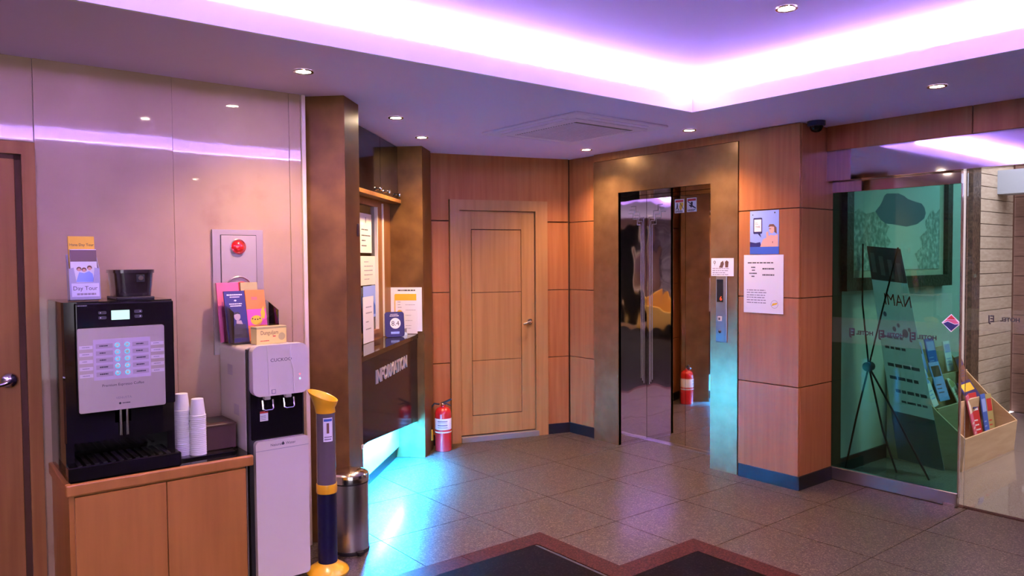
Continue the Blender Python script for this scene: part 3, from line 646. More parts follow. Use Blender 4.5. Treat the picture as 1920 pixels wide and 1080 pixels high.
# dome camera
dm = thing('dome_camera', 'dark dome security camera in the corner above the glass door', 'camera', (-2.615, 4.585, ZC))
F = Matrix.Translation((-2.615, 4.585, ZC))
MB(F).lathe([(.055, -.0005), (.055, -.028), (.05, -.032)], seg=28).build('mount', NAVYTUBE, dm, True)
MB(F).lathe([(.042, -.030), (.040, -.045), (.030, -.062), (.015, -.070), (.0001, -.072)], seg=28, cap=False).build('dome', BLKGLOSS, dm, True)

# ================================================================== VESTIBULE BEYOND THE GLASS
vf = MB().box(-2.735, 2.6, 5.02, 12.5, -.06, 0).build('floor_vestibule', FLOORV); struct(vf)
vw = MB().box(-2.80, -2.735, 4.95, 7.25, 0, 2.75).build('wall_vestibule', CREAMW); struct(vw)
bbv = MB().box(-2.735, -2.722, 5.0, 7.25, 0, .10).build('baseboard_vestibule', BASEB); struct(bbv)
post = MB().box(-2.80, -2.68, 7.25, 7.42, 0, 2.75).build('trim_3', DARKFR); struct(post); tag(post, 'dark post where the tan siding begins outside')
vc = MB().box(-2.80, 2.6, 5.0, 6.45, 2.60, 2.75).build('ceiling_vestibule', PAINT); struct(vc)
sw = MB().box(-2.84, -2.775, 7.42, 8.40, 0, 2.9).build('wall_siding', GROOVE); struct(sw)
for k in range(25): MB().box(-2.775, -2.752, 7.42, 8.40, k*.1135+.003, (k+1)*.1135-.003, .002).build('siding_board', SIDING, sw)
bw = MB().box(-2.84, 2.6, 8.47, 8.55, 0, 2.9).build('wall_brown', GROOVE); struct(bw)
for k in range(15): MB().box(-2.75, 2.6, 8.44, 8.47, k*.19+.003, (k+1)*.19-.003, .002).build('siding_board', SIDBR, bw)
lb = MB().box(-2.84, 1.2, 8.0, 8.25, 2.10, 2.32).build('trim_4', M('pale_lintel', (.45, .52, .58), .5)); struct(lb)
pl = thing('bench', 'ribbed bench with a white top outside beside the tan siding', 'bench', (-1.7, 8.23, 0))
MB().box(-2.52, -.9, 8.02, 8.43, .60, .66, .004).build('top', WHITEP, pl)
for k in range(22): MB().box(-2.50+k*.072, -2.435+k*.072, 8.06, 8.42, 0, .60).build('rib', SIDING, pl)
make_downlight(-1.9, 5.9, 2.60, 'added downlight brightening the vestibule above the brochure rack', 14)  # added unseen lamp, brightens the things behind the green glass
make_downlight(-1.2, 6.1, 2.60, 'added downlight brightening the vestibule near the outer doorway', 16)  # second unseen lamp added to brighten the vestibule
# framed picture on x = -2.735 facing +x : frame FV has x right = +y
FV = frame(-2.735, 0, 90)
pc = thing('framed_picture', 'large landscape picture in a heavy dark carved frame beyond the green glass', 'picture', (6.2, 0, 1.26), FV)
a0, a1, b0, b1, fw = 5.073, 6.79, 1.285, 2.28, .09
for q3 in (((a0, b0), (a0+fw, b0+fw), (a0+fw, b1-fw), (a0, b1)), ((a1, b0), (a1, b1), (a1-fw, b1-fw), (a1-fw, b0+fw)), ((a0, b0), (a1, b0), (a1-fw, b0+fw), (a0+fw, b0+fw)), ((a0, b1), (a0+fw, b1-fw), (a1-fw, b1-fw), (a1, b1))):
    MB(FV).prism(list(q3), -.075, 0).build('frame_rail', DARKFR, pc)
MB(FV).box(a0+fw, a1-fw, -.04, -.02, b0+fw, b1-fw).build('liner', GILT, pc)
la, lb_, lc, ld_ = a0+fw+.06, a1-fw-.09, b0+fw+.05, b1-fw-.03
PSKY = M('picture_sky', (.60, .66, .60), .5); PMTN = M('picture_mountain', (.10, .15, .20), .5); PTREE = noisy('picture_trees', (26, 26, 26), [(.38, (.20, .28, .24)), (.55, (.42, .48, .42)), (.68, (.66, .70, .62))], .5)
MB(FV).box(la, lb_, -.044, -.04, lc, ld_).build('canvas', PSKY, pc)
u = lambda t_: la+t_*(lb_-la); v_ = lambda t_: lc+t_*(ld_-lc)
MB(FV).poly([(5.30, 1.80), (5.42, 1.815), (5.517, 1.845), (5.60, 1.90), (5.636, 1.935), (5.66, 1.97), (5.70, 1.99), (5.887, 2.0), (5.98, 1.985), (6.038, 1.965), (6.16, 1.95), (6.277, 1.94), (6.33, 1.91), (6.355, 1.865), (6.327, 1.822), (6.2, 1.775), (6.025, 1.752), (5.8, 1.765), (5.599, 1.77), (5.4, 1.78)], -.0446).build('painted_mountain', PMTN, pc)
MB(FV).poly([(u(0), v_(0)), (u(.30), v_(0)), (u(.36), v_(.12)), (u(.33), v_(.2)), (u(.40), v_(.28)), (u(.34), v_(.36)), (u(.38), v_(.44)), (u(.28), v_(.50)), (u(.22), v_(.58)), (u(.12), v_(.55)), (u(.05), v_(.60)), (u(0), v_(.56))], -.0448).build('painted_trees', PTREE, pc)
MB(FV).poly([(u(.72), v_(0)), (u(1), v_(0)), (u(1), v_(.66)), (u(.94), v_(.60)), (u(.90), v_(.66)), (u(.84), v_(.56)), (u(.80), v_(.50)), (u(.83), v_(.42)), (u(.74), v_(.34)), (u(.77), v_(.24)), (u(.68), v_(.16)), (u(.72), v_(.08))], -.0448).build('painted_trees', PTREE, pc)
# X banner (seen from behind)
bn = thing('x_banner', 'banner on a black crossed stand seen from behind through the green glass', 'banner', (-2.5, 5.3, 0))
TL, TR, HB = (-2.665, 5.30, 1.615), (-2.435, 5.33, 1.585), (-2.60, 5.27, .755)
BLb, BRb = (-2.50, 5.42, .24), (-2.255, 5.38, .36)
MB().tube([TL, (-2.655, 5.28, 1.2), HB], .006).build('upper_arm', BLKMAT, bn)
MB().tube([TR, (-2.52, 5.29, 1.15), HB], .006).build('upper_arm', BLKMAT, bn)
MB().tube([HB, (-2.53, 5.34, .3), (-2.46, 5.40, .01)], .007).build('leg', BLKMAT, bn)
MB().tube([HB, (-2.42, 5.32, .4), (-2.235, 5.38, .01)], .007).build('leg', BLKMAT, bn)
MB().tube([HB, (-2.65, 5.20, .4), (-2.69, 5.12, .01)], .007).build('leg', BLKMAT, bn)
MB(Matrix.Translation(HB)).lathe([(.0001, -.035), (.032, -.03), (.032, .03), (.0001, .035)], (0, 0, 0), 16, 'y').build('hub', BLKMAT, bn, True)
# sheet: plane spanned by two directions
A_ = Vector((-2.655, 5.335, 1.60)); U_ = Vector((-2.43, 5.355, 1.575))-A_; D_ = Vector((-2.29, 5.56, .05))-Vector((-2.43, 5.355, 1.575))
def sheet(name, u0, v0, u1, v1, mat, off=0.0):
    nrm = U_.cross(D_).normalized();  nrm = -nrm if nrm.y > 0 else nrm
    def P(u, v):
        wd = 1+.35*v; return A_+U_*(u*wd-.0*v)+D_*v+nrm*off
    b = MB(); vs = []; fs = []; n = 8
    for k in range(n+1):
        for uu in (u0, u1): vs.append(P(uu, v0+(v1-v0)*k/n))
    for uu in (u0, u1):
        for k in range(n+1): pass
    for k in range(n): fs.append([2*k, 2*k+1, 2*k+3, 2*k+2])
    m0 = len(vs); vs += [p-nrm*.0015 for p in vs[:m0]]
    fs += [[i+m0 for i in f][::-1] for f in fs[:n]]
    return b.add(vs, fs).build(name, mat, bn)
def cloth(name, col):
    mt = bpy.data.materials.new(name); mt.use_nodes = True; nt = mt.node_tree; nt.nodes.remove(nt.nodes['Principled BSDF'])
    a = nt.nodes.new('ShaderNodeBsdfDiffuse'); b = nt.nodes.new('ShaderNodeBsdfTranslucent'); mx = nt.nodes.new('ShaderNodeMixShader')
    for n in (a, b): n.inputs[0].default_value = (*col, 1)
    nt.links.new(a.outputs[0], mx.inputs[1]); nt.links.new(b.outputs[0], mx.inputs[2]); nt.links.new(mx.outputs[0], nt.nodes['Material Output'].inputs[0]); return mt
BAN = cloth('banner_cloth', (.88, .90, .88)); BAN2 = M('banner_photo', (.22, .17, .16), .7); BAN3 = M('banner_foot', (.16, .20, .17), .7)
sheet('banner_sheet', 0, 0, 1, .999, BAN)
sheet('banner_photo', 0, 0, 1, .155, BAN2, .002)
sheet('banner_foot', 0, .77, 1, .999, BAN3, .002)
for k, (u0, v0, u1, v1) in enumerate(((.05, .41, .6, .422), (.1, .46, .65, .472), (.1, .54, .9, .555), (.1, .60, .8, .615), (.2, .66, .95, .675), (.3, .71, .9, .72))): 
    x_ = u0; q_ = random.Random(k+3)
    while x_ < u1-.04:
        w_ = .08+.12*q_.random(); sheet('banner_word', x_, v0, min(x_+w_, u1), v1, GREYINK, .003); x_ += w_+.03
nrm = U_.cross(D_).normalized(); nrm = -nrm if nrm.y > 0 else nrm
xa = U_.normalized(); za = (-D_).normalized(); ya = -nrm
FT = Matrix(((xa.x, ya.x, za.x, 0), (xa.y, ya.y, za.y, 0), (xa.z, ya.z, za.z, 0), (0, 0, 0, 1))); FT.translation = A_+D_*.265+U_*.70
b = MB(); b.text('NAMI', 0, 0, .12, -.004, 'CENTER', True, .62); b.F = FT; b.build('banner_title', REDPR, bn)
b = MB()
for (ax, az, ar) in ((-.05, -.12, .012), (-.02, -.09, .01), (.02, -.14, .02), (.05, -.11, .01), (-.1, -.02, .012)): b.disc(ax, az-.05, ar, -.004, 10, 1.6)
b.F = FT; b.build('banner_script', GREYINK, bn)
for k, uu in enumerate((.14, .38, .62, .86)):
    sheet('banner_face', uu-.07, .03+.012*k, uu+.05, .12+.01*k, M('banner_figure%d' % k, (.40, .33, .30), .7), .0035)
# brochure racks: stepped birch troughs against the wall
def rack(y0, y1, label):
    r_ = thing('brochure_rack', label, 'brochure rack', ((-2.72-2.17)/2, (y0+y1)/2, 0), group='birch brochure racks beyond the glass')
    prof = [(-2.72, 0), (-2.19, 0), (-2.17, .235), (-2.36, .40), (-2.72, .78)]
    for yy in (y0, y1-.015):
        MB().prism([(p[0], p[1]) for p in prof], yy, yy+.015, 'xz').build('side_panel', BIRCH, r_)
    fr = MB(); fr.prism([(-2.20, .012), (-2.188, .012), (-2.17, .235), (-2.183, .235)], y0+.015, y1-.015, 'xz'); fr.build('front_board', BIRCH, r_)
    MB().box(-2.70, -2.19, y0+.015, y1-.015, .0, .015).build('bottom_board', BIRCH, r_)
    MB().prism([(-2.40, .015), (-2.385, .015), (-2.36, .42), (-2.375, .42)], y0+.015, y1-.015, 'xz').build('divider', BIRCH, r_)
    MB().prism([(-2.56, .015), (-2.545, .015), (-2.53, .60), (-2.545, .60)], y0+.015, y1-.015, 'xz').build('divider', BIRCH, r_)
    MB().box(-2.72, -2.708, y0+.015, y1-.015, .0, .78).build('back_board', BIRCH, r_)
rack(5.80, 6.79, 'birch plywood brochure rack right of the glass door edge')
cols = [REDPR, NAVY, WHITEPAP, YELLOWPR, PINKPR, BLUEPR, CREAMPAP, SKYPR, OLIVE, HAIRPR]
names = ['red', 'navy', 'white', 'yellow', 'rose', 'blue', 'cream', 'pale blue', 'olive', 'brown']
rr = random.Random(5)
def brochure(x, y, z, wd, h, lean, yaw, ci, label):
    F = Matrix.Translation((x, y, z)) @ Matrix.Rotation(R(90+yaw), 4, 'Z') @ Matrix.Rotation(R(lean), 4, 'X')
    o = thing('brochure', label, 'brochure', (x, y, z), group='brochures in the birch rack')
    MB(F).box(-wd/2, wd/2, -.004, .004, 0, h).build('cover', cols[ci], o)
    b = MB(F); b.rect(-wd*.4, h*.62, wd*.4, h*.9, -.0045); b.lines(-wd*.38, wd*.38, [h*.2, h*.3, h*.4], h*.03, -.0045, ci, .6)
    b.build('cover_print', cols[(ci+2) % 10] if ci != 2 else SKYPR, o)
brochure(-2.30, 6.37, .10, .13, .36, -12, 14, 4, 'rose brochure at the front left of the rack trough beside the door edge')
brochure(-2.33, 6.49, .10, .12, .36, -10, -5, 0, 'red brochure between the rose and blue ones in the rack trough')
brochure(-2.31, 6.61, .08, .09, .36, -8, 0, 5, 'blue brochure near the right end of the rack trough')
brochure(-2.31, 6.71, .08, .09, .35, -8, -6, 8, 'olive brochure at the right end of the rack trough')
brochure(-2.37, 6.60, .34, .30, .22, -34, 4, 1, 'wide navy brochure leaning out over the rack trough')
brochure(-2.46, 6.46, .38, .18, .20, -24, 12, 6, 'cream brochure leaning above the rose one in the rack')
brochure(-2.50, 6.66, .52, .20, .20, -18, 8, 9, 'brown brochure above the navy one in the rack')
brochure(-2.58, 6.58, .60, .12, .24, -10, 0, 2, 'white brochure standing highest at the back of the rack')
brochure(-2.47, 6.20, .42, .15, .30, -18, -4, 7, 'pale blue brochure behind the green glass in the rack')
brochure(-2.46, 6.02, .40, .15, .28, -20, 10, 2, 'white brochure behind the green glass nearest the banner')
brochure(-2.60, 6.10, .62, .22, .24, -14, 0, 7, 'wide pale blue brochure high behind the green glass')
brochure(-2.60, 6.34, .62, .16, .26, -12, 0, 5, 'blue brochure high behind the green glass')

# ================================================================== COUNTER CABINET AND ITS THINGS
CZ, CXF = .653, -3.371
FLx = lambda x: -(x+3.83)     # world x -> local y in FL
cab = thing('counter_cabinet', 'low maple counter cabinet under the coffee machine', 'cabinet', (.84, -.22, 0), FL)
cy0, cy1 = .470, 1.192
MB(FL).box(cy0+.012, cy1-.02, -.435, -.003, .0, .602, .001).build('body', WOODCAB, cab)
for a, b2 in ((cy0+.030, .8365), (.8395, cy1-.022)):
    MB(FL).box(a, b2, -.453, -.4355, .03, .598, .0015).build('door', WOODCAB, cab)
MB(FL).box(cy0, cy1+.012, -.459, -.437, .606, CZ, .006, 2).build('front_edging', WOODCAB, cab)
MB(FL).box(cy0, cy0+.02, -.437, -.003, .606, CZ, .004, 2).build('side_edging', WOODCAB, cab)
MB(FL).box(cy0+.0205, cy1+.012, -.4368, -.003, .606, CZ-.001).build('top_slab', BLKGLOSS, cab)
# coffee machine
cmx = -.43
cm = thing('coffee_machine', 'tall black coffee vending machine on the maple counter', 'coffee machine', (.69, -.22, CZ), FL)
my0, my1, mt_ = .484, .893, 1.362
MB(FL).prism([(my0, -.36), (my0+.005, -.385), (my0+.05, -.40), (my1-.05, -.40), (my1, -.38), (my1, -.02), (my0, -.02)], .80, mt_, 'xy').build('body', BLKGLOSS, cm)
MB(FL).box(my0, my1, -.20, -.02, CZ+.001, .80).build('rear_base', BLKGLOSS, cm)
MB(FL).box(my0, my0+.03, -.385, -.20, CZ+.001, .80).build('side_cheek', BLKGLOSS, cm)
MB(FL).box(my1-.03, my1, -.38, -.20, CZ+.001, .80).build('side_cheek', BLKGLOSS, cm)
MB(FL).box(.522, my1-.006, -.43, -.40, .925, mt_-.004, .006, 3).build('front_door', BLKGLOSS, cm)
MB(FL).box(my0, .905, -.433, -.19, CZ+.001, .712, .004).build('drip_tray', BLKGLOSS, cm)
gr = MB(FL)
for k in range(12):
    gr.box(.52+.03*k, .535+.03*k, -.42, -.24, .7121, .7145)
gr.build('tray_grille', BLKMAT, cm)
pn_ = MB(FL).prism(rrect(.526, .924, .845, 1.259, .008), -.441, -.43).build('button_panel', STEELP, cm); PY = -.4414
MB(FL).prism(rrect(.58, 1.05, .79, 1.213, .002), -.4422, -.441).build('label_plate', M('lilac_plate', (.60, .50, .62), .4), cm)
LB = M('label_strip', (.46, .38, .43), .5); LW = M('white_strip', (.72, .64, .70), .5)
for r_ in range(5):
    z = 1.187-.0282*r_
    for a, b2 in ((.589, .650), (.722, .783)):
        o = MB(FL).rect(a, z-.010, b2, z+.008, -.4425).build('label_strip', LB, pn_)
    for a, b2 in ((.531, .578), (.792, .842)):
        MB(FL).rect(a, z-.006-.004, b2, z+.004, PY-.0003).build('price_strip', LW, pn_)
        MB(FL).lines(a+.01, b2-.006, [z-.004], .003, PY-.0006, r_*3+int(a*50), .5).build('price_text', GREYINK, pn_)
    MB(FL).lines(.602, .638, [z-.003], .005, -.4428, r_+30, .6).build('label_text', INK, pn_)
    MB(FL).lines(.736, .772, [z-.003], .005, -.4428, r_+50, .6).build('label_text', INK, pn_)
    for x in (.666, .702):
        bt = MB(FL).cyl((x, -.4422, z), .0098, -.003, 0, 'y', 20).build('push_button', WHITEP, pn_)
        MB(FL).ring(x, z, .0068, .0098, -.4456, 24).build('button_ring', RING, bt)
MB(FL).text('Premium Espresso Coffee', .686, 1.022, .0148, PY-.0004, 'CENTER').build('slogan_text', INK, pn_)
MB(FL).text('VENUSTA', .686, .968, .0135, PY-.0004, 'CENTER').build('maker_text', GREYINK, pn_)
MB(FL).disc(.672, .950, .0045, PY-.0004, 16).lines(.680, .712, [.948], .004, PY-.0004, 4, .9).build('maker_mark', INK, pn_)
MB(FL).box(.650, .717, -.4325, -.4295, 1.288, 1.326, .0005).build('screen', LCD, cm)
for x in (.603, .735):
    for z in (1.318, 1.298):
        MB(FL).prism(rrect(x, z-.006, x+.030, z+.007, .005, 3), -.4312, -.4300).build('touch_key', M('key_grey', (.05, .045, .05), .4), cm)
        MB(FL).disc(x+.008 if x < .7 else x+.022, z+.0005, .0022, -.4316, 10).build('key_mark', WHITEPAP, cm)
MB(FL).lines(.53, .565, [1.347], .004, -.4304, 2, .9).build('name_text', GREYINK, cm)
for x in (.678, .702):
    MB(FL).tube([(x, -.415, .93), (x, -.415, .815)], .0055, 10).build('spout', CHROME, cm, True)
MB(FL).box(.655, .725, -.40, -.21, .86, .925, .005).build('brew_block', BLKMAT, cm)
b = MB(FL); r0 = rrect(.700, -.302, .838, -.130, .035); r1 = rrect(.692, -.312, .846, -.122, .035); n = len(r0)
b.add([(p[0], p[1], 1.372) for p in r0]+[(p[0], p[1], 1.474) for p in r1], [list(range(n))[::-1], list(range(n, 2*n))]+[[i, (i+1) % n, (i+1) % n+n, i+n] for i in range(n)])
hpp = b.build('bean_hopper', HOPPER, cm, True)
MB(FL).prism(rrect(.688, -.316, .850, -.118, .036), 1.474, 1.488, 'xy').build('hopper_lid', HOPPER, cm, True)
MB(FL).box(.694, .842, -.314, -.116, 1.362, 1.373, .002).build('hopper_base', BLKMAT, cm)
MB(FL).box(.772, .804, -.316, -.309, 1.435, 1.468, .002).build('lock_plate', BLKMAT, hpp)
MB(FL).cyl((.788, -.316, 1.453), .010, -.004, 0, 'y', 20).build('lock', CHROME, hpp, True)
# brochure holder on the machine
bh = thing('brochure_holder', 'frosted plastic holder reading Day Tour on top of the coffee machine', 'brochure holder', (.575, -.30, 1.362), FL)
FB = FL @ Matrix.Translation((.572, -.335, 1.367)) @ Matrix.Rotation(R(-7), 4, 'X')
MB(FB).box(-.055, .055, -.03, .03, 0, .004).build('base', FROSTY, bh)
MB(FB).prism([(-.055, 0), (.055, 0), (.055, .125), (.038, .13), (.030, .07), (-.030, .07), (-.038, .13), (-.055, .125)], -.030, -.026).build('front', FROSTY, bh)
MB(FB).box(-.055, .055, .027, .030, 0, .19).build('back', FROSTY, bh)
for x in (-.055, .053): MB(FB).prism([(-.03, 0), (.03, 0), (.03, .19), (-.03, .12)], x, x+.002, 'yz').build('side', FROSTY, bh)
MB(FB).rect(-.048, .012, .05, .066, -.0305).build('front_label', M('lilac_label', (.70, .68, .86), .5), bh)
MB(FB).text('Day Tour', .0, .038, .0235, -.031, 'CENTER', sx=.95).build('label_text', INK, bh)
MB(FB).lines(-.03, .04, [.018], .008, -.031, 5, .95).build('label_small_text', GREYINK, bh)
br = thing('tour_brochure', 'yellow and brown Day Tour brochure standing in the frosted holder', 'brochure', (.572, -.31, 1.37), FL)
MB(FB).box(-.047, .047, -.022, -.005, .006, .205).build('front_leaflet', WHITEPAP, br)
MB(FB).box(-.048, .046, .004, .016, .006, .262).build('rear_leaflet', YELLOWPR, br)
MB(FB).rect(-.047, .155, .047, .202, -.0225).build('brown_print', M('taupe_print', (.20, .12, .12), .6), br)
MB(FB).text('Hana Day Tour', 0, .222, .0155, .0035, 'CENTER', sx=.9).build('title_text', INK, br)
b = MB(FB)
for x, z in ((-.018, .125), (0, .122), (.02, .13)): b.disc(x, z, .009, -.0226, 12)
b.build('photo_heads', HAIRPR, br)
b = MB(FB)
for x, z in ((-.018, .122), (0, .119), (.02, .126)): b.disc(x, z, .0065, -.0230, 12)
b.build('photo_faces', SKINPR, br)
b = MB(FB); b.poly([(-.03, .072), (.035, .072), (.03, .105), (.018, .116), (.0, .108), (-.018, .112)], -.0226); b.build('photo_bodies', SKYPR, br)
# paper cups in two stacks: every cup a thing
cup = None
ORD = 'first second third fourth fifth sixth seventh eighth ninth tenth eleventh twelfth thirteenth fourteenth fifteenth sixteenth seventeenth eighteenth nineteenth twentieth twenty-first twenty-second twenty-third twenty-fourth twenty-fifth twenty-sixth'.split()
def cup_stack(x, y, z0, n, label):
    global cup
    for k in range(n):
        last = k == n-1
        z = z0+.0083*k
        lab = '%s paper cup from the top of %s' % (ORD[n-1-k], label)
        wm = FL @ Matrix.Translation((x, y, z))
        if cup is None:
            cup = thing('paper_cup', lab, 'cup', (x, y, z), FL, 'white paper cups in stacks')
            Fc = FL @ Matrix.Translation((x, y, z))
            MB(Fc).lathe([(.0001, .075), (.0255, .075), (.0330, .004), (.0340, .003), (.0345, 0), (.033, 0), (.031, .002), (.0245, .072), (.0001, .072)], seg=20, cap=False).build('cup_wall', WHITEPAP, cup, True)
            MB(Fc).lathe([(.0335, .0035), (.0358, .0025), (.0358, .0005), (.0335, 0)], seg=20, cap=False).build('rolled_rim', WHITEPAP, cup, True)
        else:
            c = copy_tree(cup, wm, None, lab)
cup_stack(.955, -.265, CZ+.006, 25, 'the left stack beside the coffee machine')
cup_stack(1.012, -.300, CZ+.006, 22, 'the right stack beside the brown box')
try_ = thing('cup_tray', 'thin black tray under the paper cups', 'tray', (1.0, -.28, CZ), FL)
MB(FL).prism(rrect(.912, -.36, 1.17, -.20, .02), CZ, CZ+.006, 'xy').build('plate', BLKGLOSS, try_)
MB(FL).tube([(p[0], p[1], CZ+.007) for p in rrect(.914, -.358, 1.168, -.202, .02)], .003, 6, True).build('tray_rim', BLKGLOSS, try_)
bx = thing('brown_box', 'dark brown tissue box between the cups and the water dispenser', 'box', (1.115, -.22, CZ), FL)
MB(FL).box(1.052, 1.188, -.285, -.09, CZ+.006, CZ+.118, .004).build('body', BROWNBOX, bx)
MB(FL).box(1.050, 1.190, -.287, -.088, CZ+.112, CZ+.124, .003).build('lid', BROWNBOX, bx)
MB(FL).box(1.085, 1.155, -.24, -.13, CZ+.1235, CZ+.1247).build('slot', BLKMAT, bx)

# ================================================================== WATER DISPENSER
wd_ = thing('water_dispenser', 'tall white and black water dispenser beside the counter', 'water dispenser', (1.345, -.2, 0), FL)
wy0, wy1 = 1.208, 1.478
MB(FL).prism(rrect(wy0, .03, wy1, 1.125, .022), -.355, -.01).build('body', WHITEP, wd_)
MB(FL).box(wy0+.003, wy1-.003, -.385, -.355, .03, 1.118).build('front_core', BLKMAT, wd_)
MB(FL).prism(rrect(wy0+.002, .03, wy1-.002, 1.12, .02), -.368, -.355).build('black_bezel', BLKGLOSS, wd_)
MB(FL).prism(rrect(wy0+.012, .700, wy1-.010, .93, .01), -.387, -.384).build('tap_recess', BLKGLOSS, wd_)
hdp = MB(FL).prism(rrect(wy0+.008, .905, wy1, 1.138, .035, 6), -.435, -.385).build('head_cover', WHITEP, wd_)
dlow = MB(FL).prism(rrect(wy0+.022, .038, wy1+.004, .697, .018), -.415, -.375).build('lower_door', WHITEP, wd_)
MB(FL).box(wy0+.022, wy1+.004, -.4165, -.414, .652, .6535).build('door_line', GREYINK, dlow)
MB(FL).text('Natural    Water', 1.358, .668, .0175, -.4157, 'CENTER').build('door_text', INK, dlow)
MB(FL).poly([(1.3535, .668), (1.3625, .668), (1.365, .674), (1.358, .685), (1.351, .674)], -.4157).build('drop_mark', INK, dlow)
MB(FL).text('CUCKOO', 1.348, 1.061, .021, -.4362, 'CENTER', sx=1.1).build('logo_text', INK, hdp)
MB(FL).tube([(1.283, -.435, 1.132), (1.286, -.436, 1.06), (1.290, -.436, .91)], .0022, 6).build('crease', WHITEP, hdp)
MB(FL).tube([(1.395, -.435, 1.132), (1.392, -.436, 1.07), (1.405, -.436, 1.02), (1.408, -.436, .91)], .0022, 6).build('crease', WHITEP, hdp)
MB(FL).disc(1.437, .993, .004, -.4356, 12).build('hot_pilot', LEDR, hdp)
MB(FL).disc(1.437, .972, .004, -.4356, 12).build('cold_pilot', LEDB, hdp)
MB(FL).box(1.300, 1.320, -.437, -.435, .914, .934, .001).build('button_frame', GREYINK, hdp)
MB(FL).box(1.303, 1.317, -.438, -.436, .917, .931, .001).build('button', WHITEP, hdp)
for x in (1.290, 1.390):
    tp = MB(FL).box(x-.014, x+.014, -.415, -.386, .885, .908, .003).build('tap', WHITEP, wd_)
    MB(FL).tube([(x-.024, -.412, .885), (x-.024, -.42, .845), (x-.016, -.422, .838), (x+.016, -.422, .838), (x+.024, -.42, .845), (x+.024, -.412, .885)], .0045, 8).build('lever', CHROME, tp, True)
sk = MB(FL).rect(1.262, .784, 1.30, .830, -.3878).build('caution_label', WHITEPAP, wd_)
MB(FL).rect(1.262, .820, 1.30, .830, -.3880).build('label_band', REDPR, sk); MB(FL).lines(1.265, 1.297, [.79, .798, .806], .003, -.3880, 3, .7).build('label_text', GREYINK, sk)
for z0, x0 in ((.98, .12), (.80, .2), (.70, .12)): MB(FL @ Matrix.Translation((wy0, 0, 0)) @ Matrix.Rotation(R(-90), 4, 'Z')).rect(x0, z0, x0+.07, z0+.05, -.0008).build('side_label', M('side_label%d' % int(z0*100), (.55, .47, .52), .5), wd_)
for x in (wy0+.03, wy1-.03):
    for yy in (-.33, -.05): MB(FL).cyl((x, yy, 0), .018, 0, .032).build('foot', BLKMAT, wd_)
# brochures in the acrylic stand on the dispenser
ac = thing('acrylic_stand', 'clear acrylic brochure stand on top of the water dispenser', 'brochure stand', (1.30, -.15, 1.125), FL)
FQ = FL @ Matrix.Translation((1.315, -.125, 1.1262)) @ Matrix.Rotation(R(6), 4, 'Z')
MB(FQ).box(-.115, .115, -.08, .05, 0, .004).build('base', ACRYL, ac)
MB(FQ).prism([(-.115, .004), (.115, .004), (.115, .155), (-.02, .08), (-.03, .075), (-.07, .075), (-.07, .05), (-.115, .05)], -.078, -.075).build('front', ACRYL, ac)
MB(FQ).box(-.115, .115, .046, .05, 0, .20).build('back', ACRYL, ac)
for x in (-.115, .112): MB(FQ).prism([(-.075, .004), (.046, .004), (.046, .20), (-.075, .155)], x, x+.003, 'yz').build('side', ACRYL, ac)
def leaflet(x0, x1, y, z1, lean, mat, label, fn=None, th=.010):
    F = FQ @ Matrix.Translation((0, y, .006)) @ Matrix.Rotation(R(lean), 4, 'X')
    o = thing('leaflet', label, 'leaflet', ((x0+x1)/2, y, .006), FQ, 'leaflets in the acrylic stand')
    MB(F).box(x0, x1, -th/2, th/2, 0, z1).build('cover', mat, o)
    if fn: fn(F, o, x0, x1, z1, -th/2-.0006)
def f_blue(F, o, x0, x1, z1, y):
    xm = (x0+x1)/2
    b = MB(F); b.lines(x0+.012, x1-.012, [z1-.022], .006, y, 1, .98); b.lines(x0+.026, x1-.026, [z1-.032], .004, y, 2, .98); b.lines(x0+.02, x1-.018, [z1-.066], .005, y, 3, .98); b.lines(x0+.024, x1-.022, [z1-.076], .005, y, 4, .98); b.poly([(xm-.007, z1-.048), (xm+.002, z1-.052), (xm+.008, z1-.046), (xm, z1-.042)], y); b.build('cover_text', WHITEPAP, o)
    b = MB(F); b.disc(xm+.002, z1-.125, .016, y, 14, 1.25); b.poly([(xm-.004, z1-.145), (xm+.02, z1-.145), (xm+.028, z1-.17), (xm-.006, z1-.17)], y); b.build('portrait_face', M('portrait_grey', (.42, .34, .36), .6), o)
    b = MB(F); b.poly([(xm-.04, .02), (xm+.045, .02), (xm+.04, z1-.165), (xm-.008, z1-.16), (xm-.03, .06)], y-.0002); b.poly([(xm-.018, z1-.118), (xm-.010, z1-.104), (xm+.010, z1-.102), (xm+.018, z1-.116), (xm+.004, z1-.112)], y-.0002); b.build('portrait_dark', INK, o)
def f_orange(F, o, x0, x1, z1, y):
    xm = (x0+x1)/2
    b = MB(F); b.rect(x0, z1-.175, x1, z1-.095, y); b.build('pink_field', MAGPR, o)
    b = MB(F); b.disc(xm-.004, z1-.150, .030, y-.0003, 20, .8); b.poly([(x1-.03, z1-.11), (x1-.012, z1-.08), (x1-.006, z1-.12), (x1-.014, z1-.145), (x1-.028, z1-.14)], y-.0003); b.build('yellow_shapes', YELLOWPR, o)
    b = MB(F)
    for q in (-.02, -.007, .006, .018): b.disc(xm-.004+q, z1-.148+abs(q)*.3, .004, y-.0006, 10)
    b.build('dark_dots', INK, o)
    b = MB(F); b.lines(xm-.02, xm+.01, [z1-.04, z1-.048], .005, y, 6, .9); b.build('cover_text', PINKPR, o)
leaflet(-.130, -.020, .032, .288, -9, PINKPR, 'rose pink leaflet at the back left of the acrylic stand')
leaflet(-.012, .075, .036, .286, -7, OLIVE, 'olive leaflet at the back right of the acrylic stand')
leaflet(-.118, -.016, -.030, .250, -12, NAVY, 'dark blue leaflet with a grey portrait in the acrylic stand', f_blue)
leaflet(-.010, .090, -.015, .250, -10, ORPR, 'orange and pink leaflet in the acrylic stand', f_orange)
